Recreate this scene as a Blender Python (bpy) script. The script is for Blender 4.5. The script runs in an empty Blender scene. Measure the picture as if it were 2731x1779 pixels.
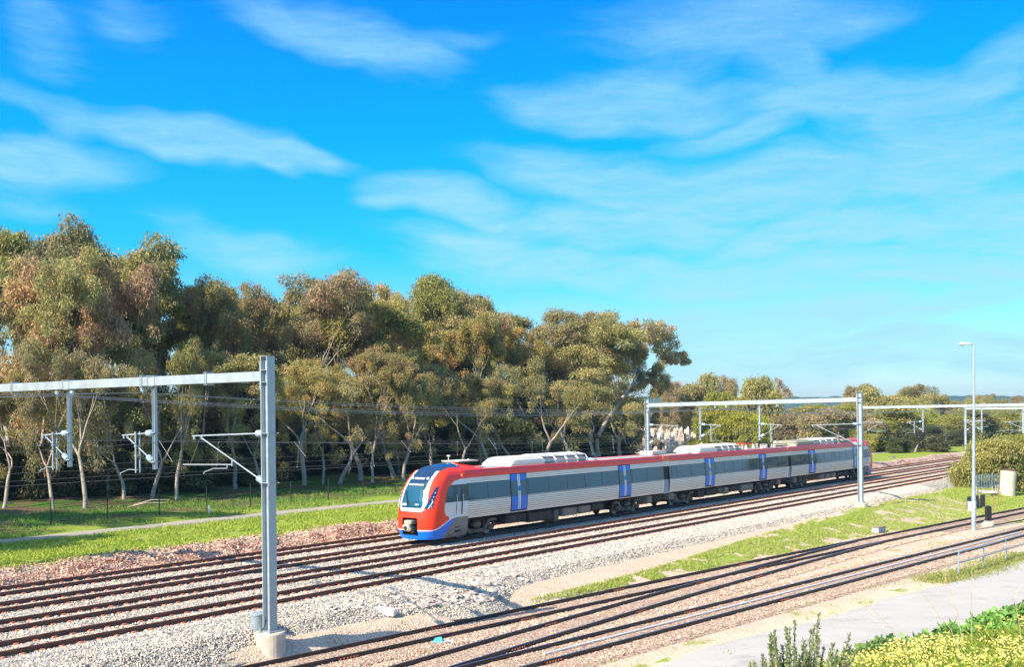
import bpy, math, random
import numpy as np
from mathutils import Matrix, Vector

# ------------------------------------------------------------------ camera, sky, sun, exposure
sc = bpy.context.scene
FOC, HC, TAU, YH, UC = 2900.0, 7.0, 0.0103, 1116.0, 1365.5      # focal length / horizon in photo pixels
TH = math.atan2(3430 - UC, FOC)                                 # track bearing
S, C = math.sin(TH), math.cos(TH)
cd = bpy.data.cameras.new('camera'); cam = bpy.data.objects.new('camera', cd); sc.collection.objects.link(cam)
cam.location = (0, 0, HC); cam.rotation_euler = (math.pi / 2, 0, 0)
cd.lens = FOC / 2731 * 36; cd.shift_y = (YH - 889.5) / 2731; cd.clip_start = 0.1; cd.clip_end = 20000
sc.camera = cam
SUN_EL = math.radians(37)
sx, sy = (-.975 * S - .22 * C), (-.975 * C + .22 * S)           # horizontal direction towards the sun
sd = bpy.data.lights.new('sun', 'SUN'); sd.energy = 4.7; sd.angle = math.radians(.5); sd.color = (1, .88, .68)
so = bpy.data.objects.new('sun', sd); sc.collection.objects.link(so)
sdir = Vector((sx * math.cos(SUN_EL), sy * math.cos(SUN_EL), math.sin(SUN_EL)))
so.rotation_euler = sdir.to_track_quat('Z', 'Y').to_euler()
so.location = sdir * 300
sc.view_settings.view_transform = 'Standard'; sc.view_settings.look = 'None'
sc.view_settings.exposure = 0.88; sc.view_settings.gamma = 1
sc.cycles.max_bounces = 6; sc.cycles.transparent_max_bounces = 8
sc.cycles.volume_bounces = 0

class NT:
    """small helper round a node tree"""
    def __init__(s, nt): s.nt = nt
    def n(s, typ, _in=None, **kw):
        nd = s.nt.nodes.new(typ)
        for k, v in kw.items(): setattr(nd, k, v)
        if _in:
            for k, v in _in.items():
                if isinstance(v, bpy.types.NodeSocket): s.nt.links.new(v, nd.inputs[k])
                else: nd.inputs[k].default_value = v
        return nd
    def math(s, op, a, b=0.0, clamp=False):
        return s.n('ShaderNodeMath', {0: a, 1: b}, operation=op, use_clamp=clamp).outputs[0]
    def mix(s, f, a, b, blend='MIX'):
        m = s.n('ShaderNodeMix', data_type='RGBA', blend_type=blend)
        for i, v in ((0, f), (6, a), (7, b)):
            if isinstance(v, bpy.types.NodeSocket): s.nt.links.new(v, m.inputs[i])
            else: m.inputs[i].default_value = v if i == 0 else (tuple(v) + (1,))[:4]
        return m.outputs[2]
    def ramp(s, f, stops, interp='LINEAR'):
        r = s.n('ShaderNodeValToRGB', {0: f}); cr = r.color_ramp; cr.interpolation = interp
        while len(cr.elements) < len(stops): cr.elements.new(.5)
        for e, (p, c) in zip(cr.elements, stops): e.position = p; e.color = tuple(c) + (1,) if len(c) == 3 else c
        return r.outputs[0]
    def noise(s, vec, scale, detail=3, rough=.55, dist=0.0):
        return s.n('ShaderNodeTexNoise', {'Vector': vec, 'Scale': scale, 'Detail': detail, 'Roughness': rough, 'Distortion': dist}).outputs[0]
    def mapr(s, v, a, b, c=0.0, d=1.0, smooth=False):
        m = s.n('ShaderNodeMapRange', {0: v, 1: a, 2: b, 3: c, 4: d}, clamp=True)
        if smooth: m.interpolation_type = 'SMOOTHSTEP'
        return m.outputs[0]

def build_sky():
    w = bpy.data.worlds.new('World'); sc.world = w; w.use_nodes = True
    t = NT(w.node_tree); bg = w.node_tree.nodes['Background']
    sky = t.n('ShaderNodeTexSky', sky_type='NISHITA'); sky.sun_disc = False
    sky.sun_elevation = SUN_EL; sky.sun_rotation = math.atan2(sx, sy) % (2 * math.pi)
    tc = t.n('ShaderNodeTexCoord').outputs['Generated']
    xyz = t.n('ShaderNodeSeparateXYZ', {0: tc})
    el = t.math('ARCSINE', xyz.outputs[2]); az = t.math('ARCTAN2', xyz.outputs[0], xyz.outputs[1])
    # the grade of the picture: clear sky far more saturated than the physical model
    e = t.mapr(el, 0.0, 0.42); e2 = t.mapr(el, 0.42, 0.75)
    tint = t.ramp(e, [(0, (.76, .86, 1.0)), (.06, (.66, .84, 1.0)), (.18, (.38, .76, 1.0)), (.36, (.04, .66, 1.0)), (.6, (.0, .61, 1.05)), (.80, (.0, .53, 1.05)), (1, (.0, .42, 1.0))])
    tint = t.mix(e2, tint, (.98, 1.0, 1.04))
    col = t.mix(1.0, sky.outputs[0], tint, 'MULTIPLY')
    k = t.mapr(e, 0, 1, 1.85, 2.25)
    vs = t.n('ShaderNodeVectorMath', {0: col, 3: k}, operation='SCALE').outputs[0]
    p = t.n('ShaderNodeCombineXYZ', {0: az, 1: el}).outputs[0]
    # wind-drawn cirrus: stretched, warped noise
    wn = t.n('ShaderNodeTexNoise', {'Vector': p, 'Scale': 5.0, 'Detail': 3.0})
    warp = t.n('ShaderNodeVectorMath', {0: wn.outputs[1], 1: (.5, .5, .5)}, operation='SUBTRACT').outputs[0]
    warp = t.n('ShaderNodeVectorMath', {0: warp, 3: .085}, operation='SCALE').outputs[0]
    pw = t.n('ShaderNodeVectorMath', {0: p, 1: warp}, operation='ADD').outputs[0]
    m1 = t.n('ShaderNodeMapping', {0: pw}); m1.inputs['Rotation'].default_value = (0, 0, math.radians(9)); m1.inputs['Scale'].default_value = (5.5, 24, 1)
    n1 = t.noise(m1.outputs[0], 1.0, 9, .60)
    m2 = t.n('ShaderNodeMapping', {0: pw}); m2.inputs['Rotation'].default_value = (0, 0, math.radians(-14)); m2.inputs['Scale'].default_value = (9, 30, 1); m2.inputs['Location'].default_value = (3, 7, 0)
    n2 = t.noise(m2.outputs[0], 1.0, 8, .62)
    fib = t.math('ADD', t.math('MULTIPLY', n1, .6), t.math('MULTIPLY', n2, .4))
    blobs = [(920, 95, 350, 68, -11, .9), (760, 70, 190, 60, -8, .35), (350, 50, 120, 85, -25, .42), (135, 60, 70, 60, -60, .3), (150, 165, 110, 70, -10, .50),
             (1250, 80, 130, 22, -6, .40), (500, 385, 500, 40, -8, .85), (120, 452, 260, 48, 4, .85), (175, 395, 55, 60, -50, .4), (840, 435, 130, 18, -4, .55), (700, 450, 110, 18, -28, .5),
             (70, 553, 150, 28, 0, .50), (620, 650, 260, 55, -20, .5), (830, 690, 180, 35, -5, .4),
             (1210, 555, 280, 50, -9, .85), (1010, 572, 70, 26, 0, .4), (1300, 670, 280, 60, -8, .8), (1500, 710, 420, 50, -2, .8),
             (1930, 50, 380, 95, 3, .85), (2060, 170, 240, 75, -38, .8), (2330, 20, 200, 50, 12, .4),
             (1640, 285, 360, 65, -6, .95), (1760, 220, 200, 40, -8, .5), (1960, 365, 220, 46, 12, .8), (2100, 290, 260, 50, -12, .7),
             (2400, 250, 380, 70, -2, .95), (2680, 200, 200, 70, 20, .85), (2560, 340, 360, 85, -4, .85),
             (1580, 490, 340, 72, -7, .95), (2000, 530, 480, 95, 3, .95), (2480, 470, 420, 80, 10, .8), (2600, 580, 380, 110, -2, .98), (2200, 630, 380, 65, 8, .95),
             (1700, 620, 460, 60, -2, .9), (2400, 710, 560, 55, -4, .85), (1950, 740, 520, 50, -5, .85), (2580, 800, 300, 40, 20, .8), (1900, 860, 900, 80, 0, .75), (2350, 940, 800, 80, 0, .85)]
    tot = None
    for (u, v, ru, rv, ang, a) in blobs:
        k_, m_ = (u - UC) / FOC, (YH - v) / FOC
        A, E = math.atan(k_), math.atan(m_ / math.sqrt(1 + k_ * k_))
        mp = t.n('ShaderNodeMapping', {0: pw}, vector_type='TEXTURE')
        mp.inputs['Location'].default_value = (A, E, 0); mp.inputs['Rotation'].default_value = (0, 0, math.radians(ang))
        mp.inputs['Scale'].default_value = (ru / FOC * 1.25, rv / FOC * 1.45, 1)
        ln = t.n('ShaderNodeVectorMath', {0: mp.outputs[0]}, operation='LENGTH').outputs['Value']
        f = t.mapr(ln, 1.15, 0.0, 0, a, True)
        tot = f if tot is None else t.math('MAXIMUM', tot, f) if a > .6 else t.math('ADD', tot, t.math('MULTIPLY', f, .8))
    tot = t.math('MINIMUM', tot, 1.0)
    th = t.mapr(tot, 0, 1, .53, -.06)                            # more cloud -> lower threshold on the fibres
    m = t.math('DIVIDE', t.math('SUBTRACT', fib, th, True), .34, True)
    m = t.math('MULTIPLY', m, t.mapr(tot, 0, .22, .02, 1))
    pm = t.n('ShaderNodeVectorMath', {0: p, 1: t.n('ShaderNodeVectorMath', {0: warp, 3: .4}, operation='SCALE').outputs[0]}, operation='ADD').outputs[0]; m3 = t.n('ShaderNodeMapping', {0: pm}); m3.inputs['Rotation'].default_value = (0, 0, math.radians(-4)); m3.inputs['Scale'].default_value = (10, 48, 1)
    m = t.math('MULTIPLY', m, t.mapr(t.noise(m3.outputs[0], 1.0, 12, .72), .33, .63, .60, 1.10))
    mask = t.math('MULTIPLY', t.math('POWER', m, 1.2), .88, True)
    cc = t.ramp(e, [(0, (.55, .92, 1.05)), (.3, (.42, .86, 1.05)), (.7, (.26, .68, 1.05)), (1, (.18, .50, 1.02))])
    out = t.mix(mask, vs, cc)
    # clouds are brightness, not tinted sky: divide the later strength out again
    cdiv = t.n('ShaderNodeVectorMath', {0: cc, 3: 8.3}, operation='SCALE').outputs[0]
    out = t.mix(mask, vs, cdiv)
    w.node_tree.links.new(out, bg.inputs[0]); bg.inputs[1].default_value = .066
build_sky()

# ------------------------------------------------------------------ coordinates
def drift(t):
    x = (np.asarray(t, float) - 45) / 8.0
    return -.013 * 8 * np.logaddexp(0, x)
def zt(X): return TAU * np.clip(X, -200, 260)
def wxy(t, a, curved=True):
    t = np.asarray(t, float); n = np.asarray(a, float) + (drift(t) if curved else 0)
    return t * S - n * C, t * C + n * S
def W(t, a, h, curved=True):
    """railway coordinates (t along, a across to the left, h above rail) -> world"""
    X, Y = wxy(t, a, curved); return Vector((float(X), float(Y), float(h + zt(X))))
def U(u, v, h):
    """the world point at height h above the rail level that the photo shows at pixel (u, v)"""
    k = (u - UC) / FOC; Y = FOC * (HC - h) / (v - YH + FOC * TAU * k); X = k * Y
    return Vector((X, Y, h + TAU * X))
def TN(X, Y): return X * S + Y * C, -X * C + Y * S
def t_at(u, a):
    """t at which the line a (across) is seen at pixel column u"""
    k = (u - UC) / FOC; t = a * (k * S + C) / (S - k * C)
    for _ in range(12):
        n = a + float(drift(t)); t = n * (k * S + C) / (S - k * C)
    return t

PA = [-400, -40, 25.6, 28.6, 29.6, 31, 45.3, 45.9, 46.5, 47.6, 59, 64, 95, 122, 200, 400]
PH = [-1.42, -1.42, -1.42, -.98, -.84, -.75, -.75, -.35, -.1, .42, .5, .75, 1.9, 3.1, 5.0, 6.0]
def vnoise(x, y, sc_, seed=0):
    """cheap smooth value noise in numpy"""
    x = np.asarray(x, float) * sc_; y = np.asarray(y, float) * sc_
    xi = np.floor(x).astype(int); yi = np.floor(y).astype(int); xf = x - xi; yf = y - yi
    def hsh(a, b):
        h = (a * 374761393 + b * 668265263 + seed * 974634777) & 0xffffffff
        h = ((h ^ (h >> 13)) * 1274126177) & 0xffffffff
        return ((h ^ (h >> 16)) & 0xffff) / 65535.0
    ux = xf * xf * (3 - 2 * xf); uy = yf * yf * (3 - 2 * yf)
    return (hsh(xi, yi) * (1 - ux) + hsh(xi + 1, yi) * ux) * (1 - uy) + (hsh(xi, yi + 1) * (1 - ux) + hsh(xi + 1, yi + 1) * ux) * uy
def fbm(x, y, s_, seed=0, o=4):
    r = 0; a = .5
    for i in range(o): r = r + a * vnoise(x, y, s_ * 2 ** i, seed + i); a *= .5
    return r
def hground(X, Y):
    t, n = TN(X, Y); a = n - drift(t)
    h = np.interp(a, PA, PH)
    bank = np.exp(-((a - 46.6) / 1.3) ** 2)
    h = h + bank * (fbm(t, a, 1.1, 3) - .5) * .75 + bank * (vnoise(t, a, .25, 8) - .5) * .5
    rough = np.clip((a - 59) / 10, 0, 1) * .5 + .06
    h = h + rough * (fbm(t, a, .35, 9) - .5)
    lim = -1.44 + np.clip(n - (-3.2e-4 * t * t - .0853 * t + 30.685) - .38, 0, 50) * 1.1
    h = np.where((n < 31) & (t > 2) & (t < 170), np.minimum(h, lim), h)
    hump = np.clip((n - (-3.2e-4 * t * t - .0853 * t + 30.685) - .6) / 1.2, 0, 1) * np.exp(-((a - 26.6) / 2.2) ** 2) * np.clip((t - 55) / 25, 0, 1)
    h = h + hump * (.45 + .5 * (fbm(t, a, .3, 5) - .5))
    return h
def zground(X, Y): return hground(X, Y) + zt(X)
def G(X, Y, dz=0.0): return Vector((X, Y, float(zground(X, Y)) + dz))

# ------------------------------------------------------------------ mesh helpers
COL = sc.collection
def link(name, me, parent=None):
    o = bpy.data.objects.new(name, me); COL.objects.link(o)
    if parent is not None: o.parent = parent
    return o
def props(o, label=None, cat=None, group=None, kind=None):
    if label: o['label'] = label
    if cat: o['category'] = cat
    if group: o['group'] = group
    if kind: o['kind'] = kind
    return o
def empty(name, loc=(0, 0, 0), rz=0.0, label=None, cat=None, group=None):
    o = bpy.data.objects.new(name, None); COL.objects.link(o); o.location = loc; o.rotation_euler = (0, 0, rz)
    o.empty_display_size = .3
    return props(o, label, cat, group)
def copy_tree(o, parent=None):
    c = o.copy(); COL.objects.link(c)
    if parent is not None: c.parent = parent
    for ch in list(o.children): copy_tree(ch, c)
    return c
def mesh_np(name, V, F, mats, smooth=False, mi=None, col=None, attrs=None):
    """V (n,3), F (m,k) index array or list of lists"""
    me = bpy.data.meshes.new(name); V = np.asarray(V, np.float32)
    if isinstance(F, np.ndarray):
        m, k = F.shape; loops = F.ravel().astype(np.int32); st = np.arange(0, m * k, k, dtype=np.int32)
    else:
        m = len(F); ln = np.fromiter((len(f) for f in F), np.int32, m); st = np.concatenate([[0], np.cumsum(ln)[:-1]]).astype(np.int32) if m else np.zeros(0, np.int32)
        loops = np.fromiter((i for f in F for i in f), np.int32)
    me.vertices.add(len(V)); me.vertices.foreach_set('co', V.ravel())
    me.loops.add(len(loops)); me.loops.foreach_set('vertex_index', loops)
    me.polygons.add(m); me.polygons.foreach_set('loop_start', st)
    for mt in (mats if isinstance(mats, (list, tuple)) else [mats]): me.materials.append(mt)
    if mi is not None: me.polygons.foreach_set('material_index', np.asarray(mi, np.int32))
    me.update(calc_edges=True)
    me.polygons.foreach_set('use_smooth', np.full(m, bool(smooth)))
    if col is not None:
        ca = me.attributes.new('lc', 'FLOAT_COLOR', 'POINT'); c4 = np.ones((len(V), 4), np.float32); c4[:, :3] = col
        ca.data.foreach_set('color', c4.ravel())
    for k, v in (attrs or {}).items():
        at = me.attributes.new(k, 'FLOAT', 'POINT'); at.data.foreach_set('value', np.asarray(v, np.float32))
    return me
class MB:
    def __init__(s): s.v = []; s.f = []; s.m = []; s.mats = []
    def mat(s, m):
        if m not in s.mats: s.mats.append(m)
        return s.mats.index(m)
    def add(s, vs, fs, m=None):
        b = len(s.v); s.v += [tuple(p) for p in vs]; i = s.mat(m) if m is not None else 0
        s.f += [[b + j for j in f] for f in fs]; s.m += [i] * len(fs)
    def box(s, c, d, m=None, R=None, bev=0.0):
        x, y, z = d[0] / 2, d[1] / 2, d[2] / 2
        if bev > 0:
            b = min(bev, x * .9, y * .9, z * .9); P = []
            for sz, zz in ((-1, z), (1, z)):
                pass
            ring = lambda q, zz: [(x - q, y, zz), (-x + q, y, zz), (-x, y - q, zz), (-x, -y + q, zz), (-x + q, -y, zz), (x - q, -y, zz), (x, -y + q, zz), (x, y - q, zz)]
            def ins(q, zz): return [(px * (x - q) / x, py * (y - q) / y, zz) for px, py, _ in ring(b, zz)]
            P = ins(b, -z) + ring(b, -z + b) + ring(b, z - b) + ins(b, z); F = [list(range(8)), list(range(24, 32))[::-1]]
            for L in range(3):
                for i in range(8): F.append([L * 8 + i, L * 8 + 8 + i, L * 8 + 8 + (i + 1) % 8, L * 8 + (i + 1) % 8])
        else:
            P = [(sx_ * x, sy_ * y, sz_ * z) for sz_ in (-1, 1) for sx_, sy_ in ((-1, -1), (1, -1), (1, 1), (-1, 1))]
            F = [[3, 2, 1, 0], [4, 5, 6, 7], [0, 1, 5, 4], [1, 2, 6, 5], [2, 3, 7, 6], [3, 0, 4, 7]]
        R = R or Matrix.Identity(3); c = Vector(c)
        s.add([R @ Vector(p) + c for p in P], F, m); return s
    def tube(s, pts, r, n=6, m=None, caps=True):
        pts = [Vector(p) for p in pts]; rs = r if isinstance(r, (list, tuple)) else [r] * len(pts); V = []; up = None
        for i, p in enumerate(pts):
            d = (pts[min(i + 1, len(pts) - 1)] - pts[max(i - 1, 0)])
            d = d.normalized() if d.length > 1e-9 else Vector((0, 0, 1))
            if up is None: up = d.orthogonal().normalized()
            else:
                up = up - d * up.dot(d); up = up.normalized() if up.length > 1e-6 else d.orthogonal().normalized()
            b = d.cross(up)
            for j in range(n):
                q = 2 * math.pi * j / n; V.append(p + (up * math.cos(q) + b * math.sin(q)) * rs[i])
        F = [[i * n + j, i * n + (j + 1) % n, (i + 1) * n + (j + 1) % n, (i + 1) * n + j] for i in range(len(pts) - 1) for j in range(n)]
        if caps: F += [list(range(n))[::-1], [(len(pts) - 1) * n + j for j in range(n)]]
        s.add(V, F, m); return s
    def lathe(s, p0, ax, prof, n=12, m=None):
        """prof: (distance along ax, radius)"""
        return s.tube([Vector(p0) + Vector(ax).normalized() * d for d, _ in prof], [max(r, 1e-4) for _, r in prof], n, m)
    def prism(s, poly, e0, e1, fr, m=None, caps=True):
        """poly 2-D; fr maps (x, y, e) -> point"""
        n = len(poly); V = [fr(x, y, e) for e in (e0, e1) for x, y in poly]
        F = [[i, (i + 1) % n, n + (i + 1) % n, n + i] for i in range(n)]
        if caps: F += [list(range(n))[::-1], list(range(n, 2 * n))]
        s.add(V, F, m); return s
    def mesh(s, name, mats=None, smooth=False):
        return mesh_np(name, s.v, s.f, mats if mats is not None else s.mats, smooth, s.m if mats is None else None)
    def obj(s, name, mats=None, parent=None, smooth=False): return link(name, s.mesh(name, mats, smooth), parent)
def sweep(path, prof, closed=True, rot=None):
    """sweep a 2-D profile (across, up) along world points; across = horizontal left normal"""
    P = np.array([tuple(p) for p in path]); d = np.gradient(P, axis=0); d[:, 2] = 0; d /= np.linalg.norm(d, axis=1)[:, None]
    nrm = np.stack([-d[:, 1], d[:, 0], np.zeros(len(d))], 1); k = len(prof); pr = np.array(prof)
    V = (P[:, None, :] + nrm[:, None, :] * pr[None, :, 0, None] + np.array([0, 0, 1])[None, None, :] * pr[None, :, 1, None]).reshape(-1, 3)
    i = np.arange(len(P) - 1)[:, None]; j = np.arange(k if closed else k - 1)[None, :]; j2 = (j + 1) % k
    F = np.stack([i * k + j, i * k + j2, (i + 1) * k + j2, (i + 1) * k + j], -1).reshape(-1, 4)
    return V, F
def grid_faces(nu, nv, flip=False):
    i = np.arange(nu - 1)[:, None]; j = np.arange(nv - 1)[None, :]
    F = np.stack([i * nv + j, (i + 1) * nv + j, (i + 1) * nv + j + 1, i * nv + j + 1], -1).reshape(-1, 4)
    return F[:, ::-1] if flip else F

# ------------------------------------------------------------------ materials
def new_mat(name):
    m = bpy.data.materials.new(name); m.use_nodes = True
    return m, NT(m.node_tree), m.node_tree.nodes['Principled BSDF']
def setp(b, t, **kw):
    names = {'col': 'Base Color', 'rough': 'Roughness', 'metal': 'Metallic', 'spec': 'Specular IOR Level', 'nrm': 'Normal', 'coat': 'Coat Weight', 'alpha': 'Alpha', 'trans': 'Transmission Weight', 'ior': 'IOR'}
    for k, v in kw.items():
        i = b.inputs[names[k]]
        if isinstance(v, bpy.types.NodeSocket): t.nt.links.new(v, i)
        else: i.default_value = (tuple(v) + (1,))[:4] if k == 'col' else v
def pos(t): return t.n('ShaderNodeNewGeometry').outputs['Position']
def objc(t): return t.n('ShaderNodeTexCoord').outputs['Object']
def bump(t, h, dist, strength=1.0): return t.n('ShaderNodeBump', {'Height': h, 'Distance': dist, 'Strength': strength}).outputs[0]
def simple(name, col, rough=.6, metal=0.0, var=.15, scale=3.0, spec=.5, coat=0.0, obj_space=True, grime=None, bmp=0.0):
    m, t, b = new_mat(name); v = objc(t) if obj_space else pos(t)
    n = t.noise(v, scale, 5, .6)
    c = t.mix(t.mapr(n, .3, .7), [x * (1 - var) for x in col], [min(1, x * (1 + var)) for x in col])
    if grime: c = t.mix(t.mapr(t.noise(v, scale * .37, 6, .7), .50, .72, 0, .7), c, grime)
    setp(b, t, col=c, rough=t.mapr(n, .3, .7, max(0, rough - .08), min(1, rough + .1)), metal=metal, spec=spec, coat=coat)
    if bmp: setp(b, t, nrm=bump(t, n, bmp))
    return m
def gravel_mat(name, cols, scale, dirt, dirt_amt=.35, bmp=.03, big=.25):
    """crushed stone: one tone per stone, chips of shade only from the bump"""
    m, t, b = new_mat(name); p = pos(t)
    pw = t.n('ShaderNodeVectorMath', {0: p, 1: t.n('ShaderNodeVectorMath', {0: t.n('ShaderNodeTexNoise', {'Vector': p, 'Scale': scale * .8, 'Detail': 2.0}).outputs[1], 3: .10}, operation='SCALE').outputs[0]}, operation='ADD').outputs[0]
    v = t.n('ShaderNodeTexVoronoi', {'Vector': pw, 'Scale': scale, 'Randomness': 1.0})
    v2 = t.n('ShaderNodeTexVoronoi', {'Vector': pw, 'Scale': scale * 2.3, 'Randomness': 1.0})
    rnd = t.n('ShaderNodeSeparateColor', {0: v.outputs['Color']}).outputs[0]
    rnd2 = t.n('ShaderNodeSeparateColor', {0: v2.outputs['Color']}).outputs[1]
    c = t.ramp(t.math('ADD', t.math('MULTIPLY', rnd, .65), t.math('MULTIPLY', rnd2, .35)), [(i / (len(cols) - 1) * .8 + .1, k) for i, k in enumerate(cols)])
    dn = t.noise(p, .8, 6, .65)
    c = t.mix(t.mapr(dn, .47, .68, 0, dirt_amt), c, dirt)
    hgt = t.math('ADD', t.math('MULTIPLY', v.outputs['Distance'], -1.0), t.math('MULTIPLY', v2.outputs['Distance'], -.5))
    hgt = t.math('ADD', hgt, t.math('MULTIPLY', rnd, .6))
    hgt = t.math('ADD', hgt, t.math('MULTIPLY', t.noise(p, 2.0, 3), big))
    setp(b, t, col=c, rough=.9, spec=.25, nrm=bump(t, hgt, bmp))
    return m

M = {}
M['ballast'] = gravel_mat('ballast_stone', [(.17, .16, .15), (.42, .385, .335), (.66, .585, .475), (.78, .69, .55), (.54, .47, .38)], 15, (.60, .49, .39), .35, .06)
M['redballast'] = gravel_mat('old_ballast', [(.16, .10, .08), (.38, .25, .18), (.58, .42, .30), (.66, .53, .40), (.34, .20, .14)], 11, (.50, .31, .21), .6, .06)
M['pathgravel'] = gravel_mat('track_gravel', [(.30, .27, .23), (.42, .38, .31), (.50, .45, .36)], 30, (.52, .46, .34), .5, .008)
def ground_mat():
    m, t, b = new_mat('earth_and_grass'); p = pos(t)
    g = t.n('ShaderNodeAttribute', attribute_name='grass').outputs['Fac']
    sa = t.n('ShaderNodeAttribute', attribute_name='sand').outputs['Fac']
    rk = t.n('ShaderNodeAttribute', attribute_name='rock').outputs['Fac']
    n1 = t.noise(p, .9, 6, .6); n2 = t.noise(p, 7, 5, .65); n3 = t.noise(p, .25, 5, .6)
    v = t.n('ShaderNodeTexVoronoi', {'Vector': p, 'Scale': 11.0}); rc = t.n('ShaderNodeSeparateColor', {0: v.outputs['Color']}).outputs[0]
    vb = t.n('ShaderNodeTexVoronoi', {'Vector': p, 'Scale': 3.2}); rb = t.n('ShaderNodeSeparateColor', {0: vb.outputs['Color']}).outputs[0]
    dirt = t.mix(t.mapr(n1, .35, .65), (.56, .41, .29), (.64, .50, .36))
    dirt = t.mix(t.mapr(rc, .45, .95, 0, .75), dirt, t.ramp(rc, [(0, (.28, .19, .15)), (.5, (.55, .40, .30)), (.9, (.72, .60, .48))]))
    sand = t.mix(t.mapr(n1, .3, .7), (.64, .50, .35), (.72, .58, .42))
    sand = t.mix(t.mapr(n2, .60, .8, 0, .35), sand, (.48, .36, .25))
    rock = t.ramp(t.math('ADD', t.math('MULTIPLY', rb, .5), t.math('MULTIPLY', n2, .5)), [(.2, (.20, .095, .065)), (.45, (.40, .21, .145)), (.62, (.58, .38, .28)), (.8, (.74, .56, .43))])
    grass = t.mix(t.mapr(n1, .3, .7), (.19, .29, .022), (.33, .40, .055))
    grass = t.mix(t.mapr(n2, .35, .75, 0, .55), grass, (.30, .33, .07))
    grass = t.mix(t.mapr(n3, .52, .70, 0, .5), grass, (.42, .36, .14))
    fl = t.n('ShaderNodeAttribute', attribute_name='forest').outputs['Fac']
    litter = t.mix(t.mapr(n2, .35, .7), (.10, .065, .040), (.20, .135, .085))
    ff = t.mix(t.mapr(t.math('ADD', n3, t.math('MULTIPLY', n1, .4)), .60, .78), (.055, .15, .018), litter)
    c = t.mix(sa, dirt, sand); c = t.mix(rk, c, rock)
    gm = t.mapr(t.math('ADD', g, t.math('MULTIPLY', t.math('SUBTRACT', t.noise(p, 1.7, 6, .7), .5), 1.1)), .38, .62)
    gm = t.math('MULTIPLY', gm, t.mapr(g, 0, .05))
    c = t.mix(gm, c, grass); c = t.mix(fl, c, ff)
    hgt = t.math('ADD', t.math('MULTIPLY', v.outputs['Distance'], -.7), t.math('MULTIPLY', n2, 1.2))
    setp(b, t, col=c, rough=.95, spec=.15, nrm=bump(t, hgt, .05))
    return m
M['ground'] = ground_mat()
def asphalt_mat():
    m, t, b = new_mat('worn_asphalt'); p = pos(t)
    n = t.noise(p, .55, 6, .6); f = t.noise(p, 40, 3, .6); mp = t.n('ShaderNodeMapping', {0: p}); mp.inputs['Rotation'].default_value = (0, 0, TH + .35 - math.pi / 2); mp.inputs['Scale'].default_value = (.25, 1.6, 1)
    st = t.noise(mp.outputs[0], 1, 5, .6)
    c = t.mix(t.mapr(n, .3, .7), (.45, .425, .39), (.55, .52, .475)); c = t.mix(t.mapr(st, .42, .66, 0, .5), c, (.56, .50, .42))
    c = t.mix(t.mapr(t.noise(p, .28, 5, .7), .56, .66, 0, .55), c, (.30, .27, .245)); c = t.mix(t.mapr(f, .35, .75, 0, .35), c, (.28, .25, .23))
    setp(b, t, col=c, rough=.92, spec=.2, nrm=bump(t, f, .004)); return m
M['asphalt'] = asphalt_mat()
M['rust'] = simple('rusty_rail', (.155, .070, .048), .62, 0, .35, 2.2, .35, obj_space=False, grime=(.22, .10, .062))
M['darkrail'] = simple('dark_rail', (.050, .040, .036), .45, .2, .3, 2.5, .5, obj_space=False, grime=(.12, .06, .04))
M['shine'] = simple('worn_rail_head', (.30, .31, .34), .28, .9, .15, 2)
M['clip'] = simple('rusty_clip', (.50, .16, .09), .8, 0, .3, 4, .2)
M['concrete'] = simple('concrete', (.60, .52, .41), .9, 0, .12, 2.5, .2, grime=(.42, .35, .26), bmp=.01)
M['sleeper'] = simple('concrete_sleeper', (.56, .44, .34), .9, 0, .15, 2, .2, obj_space=False, bmp=.005)
M['timber'] = simple('old_timber_sleeper', (.20, .145, .115), .9, 0, .3, 3, .15, obj_space=False, grime=(.34, .23, .17), bmp=.01)
M['galv'] = simple('galvanised_steel', (.40, .455, .485), .50, .35, .10, 2.2, .5, grime=(.35, .39, .41))
M['galvd'] = simple('galvanised_bracket', (.33, .38, .41), .55, .35, .12, 3, .5)
M['insul'] = simple('insulator_glaze', (.46, .60, .68), .35, 0, .12, 4, .5)
M['wire'] = simple('wire_copper', (.19, .165, .15), .6, .3, .2, 1)
M['wireal'] = simple('wire_aluminium', (.36, .37, .38), .5, .4, .1, 1)
M['white'] = simple('white_paint', (.78, .75, .70), .5, 0, .05, 3)
M['black'] = simple('black_part', (.02, .02, .022), .55, 0, .3, 5)
M['blackpost'] = simple('black_post', (.015, .017, .018), .6, 0, .3, 5)
M['rock'] = simple('rubble_stone', (.46, .40, .35), .9, 0, .40, 2.3, .2, obj_space=False, bmp=.03)
M['bark'] = simple('pale_bark', (.40, .335, .275), .9, 0, .28, 1.5, .15, grime=(.20, .125, .08), bmp=.02)
M['twig'] = simple('dry_stalk', (.55, .42, .24), .9, 0, .2, 5)
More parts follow.
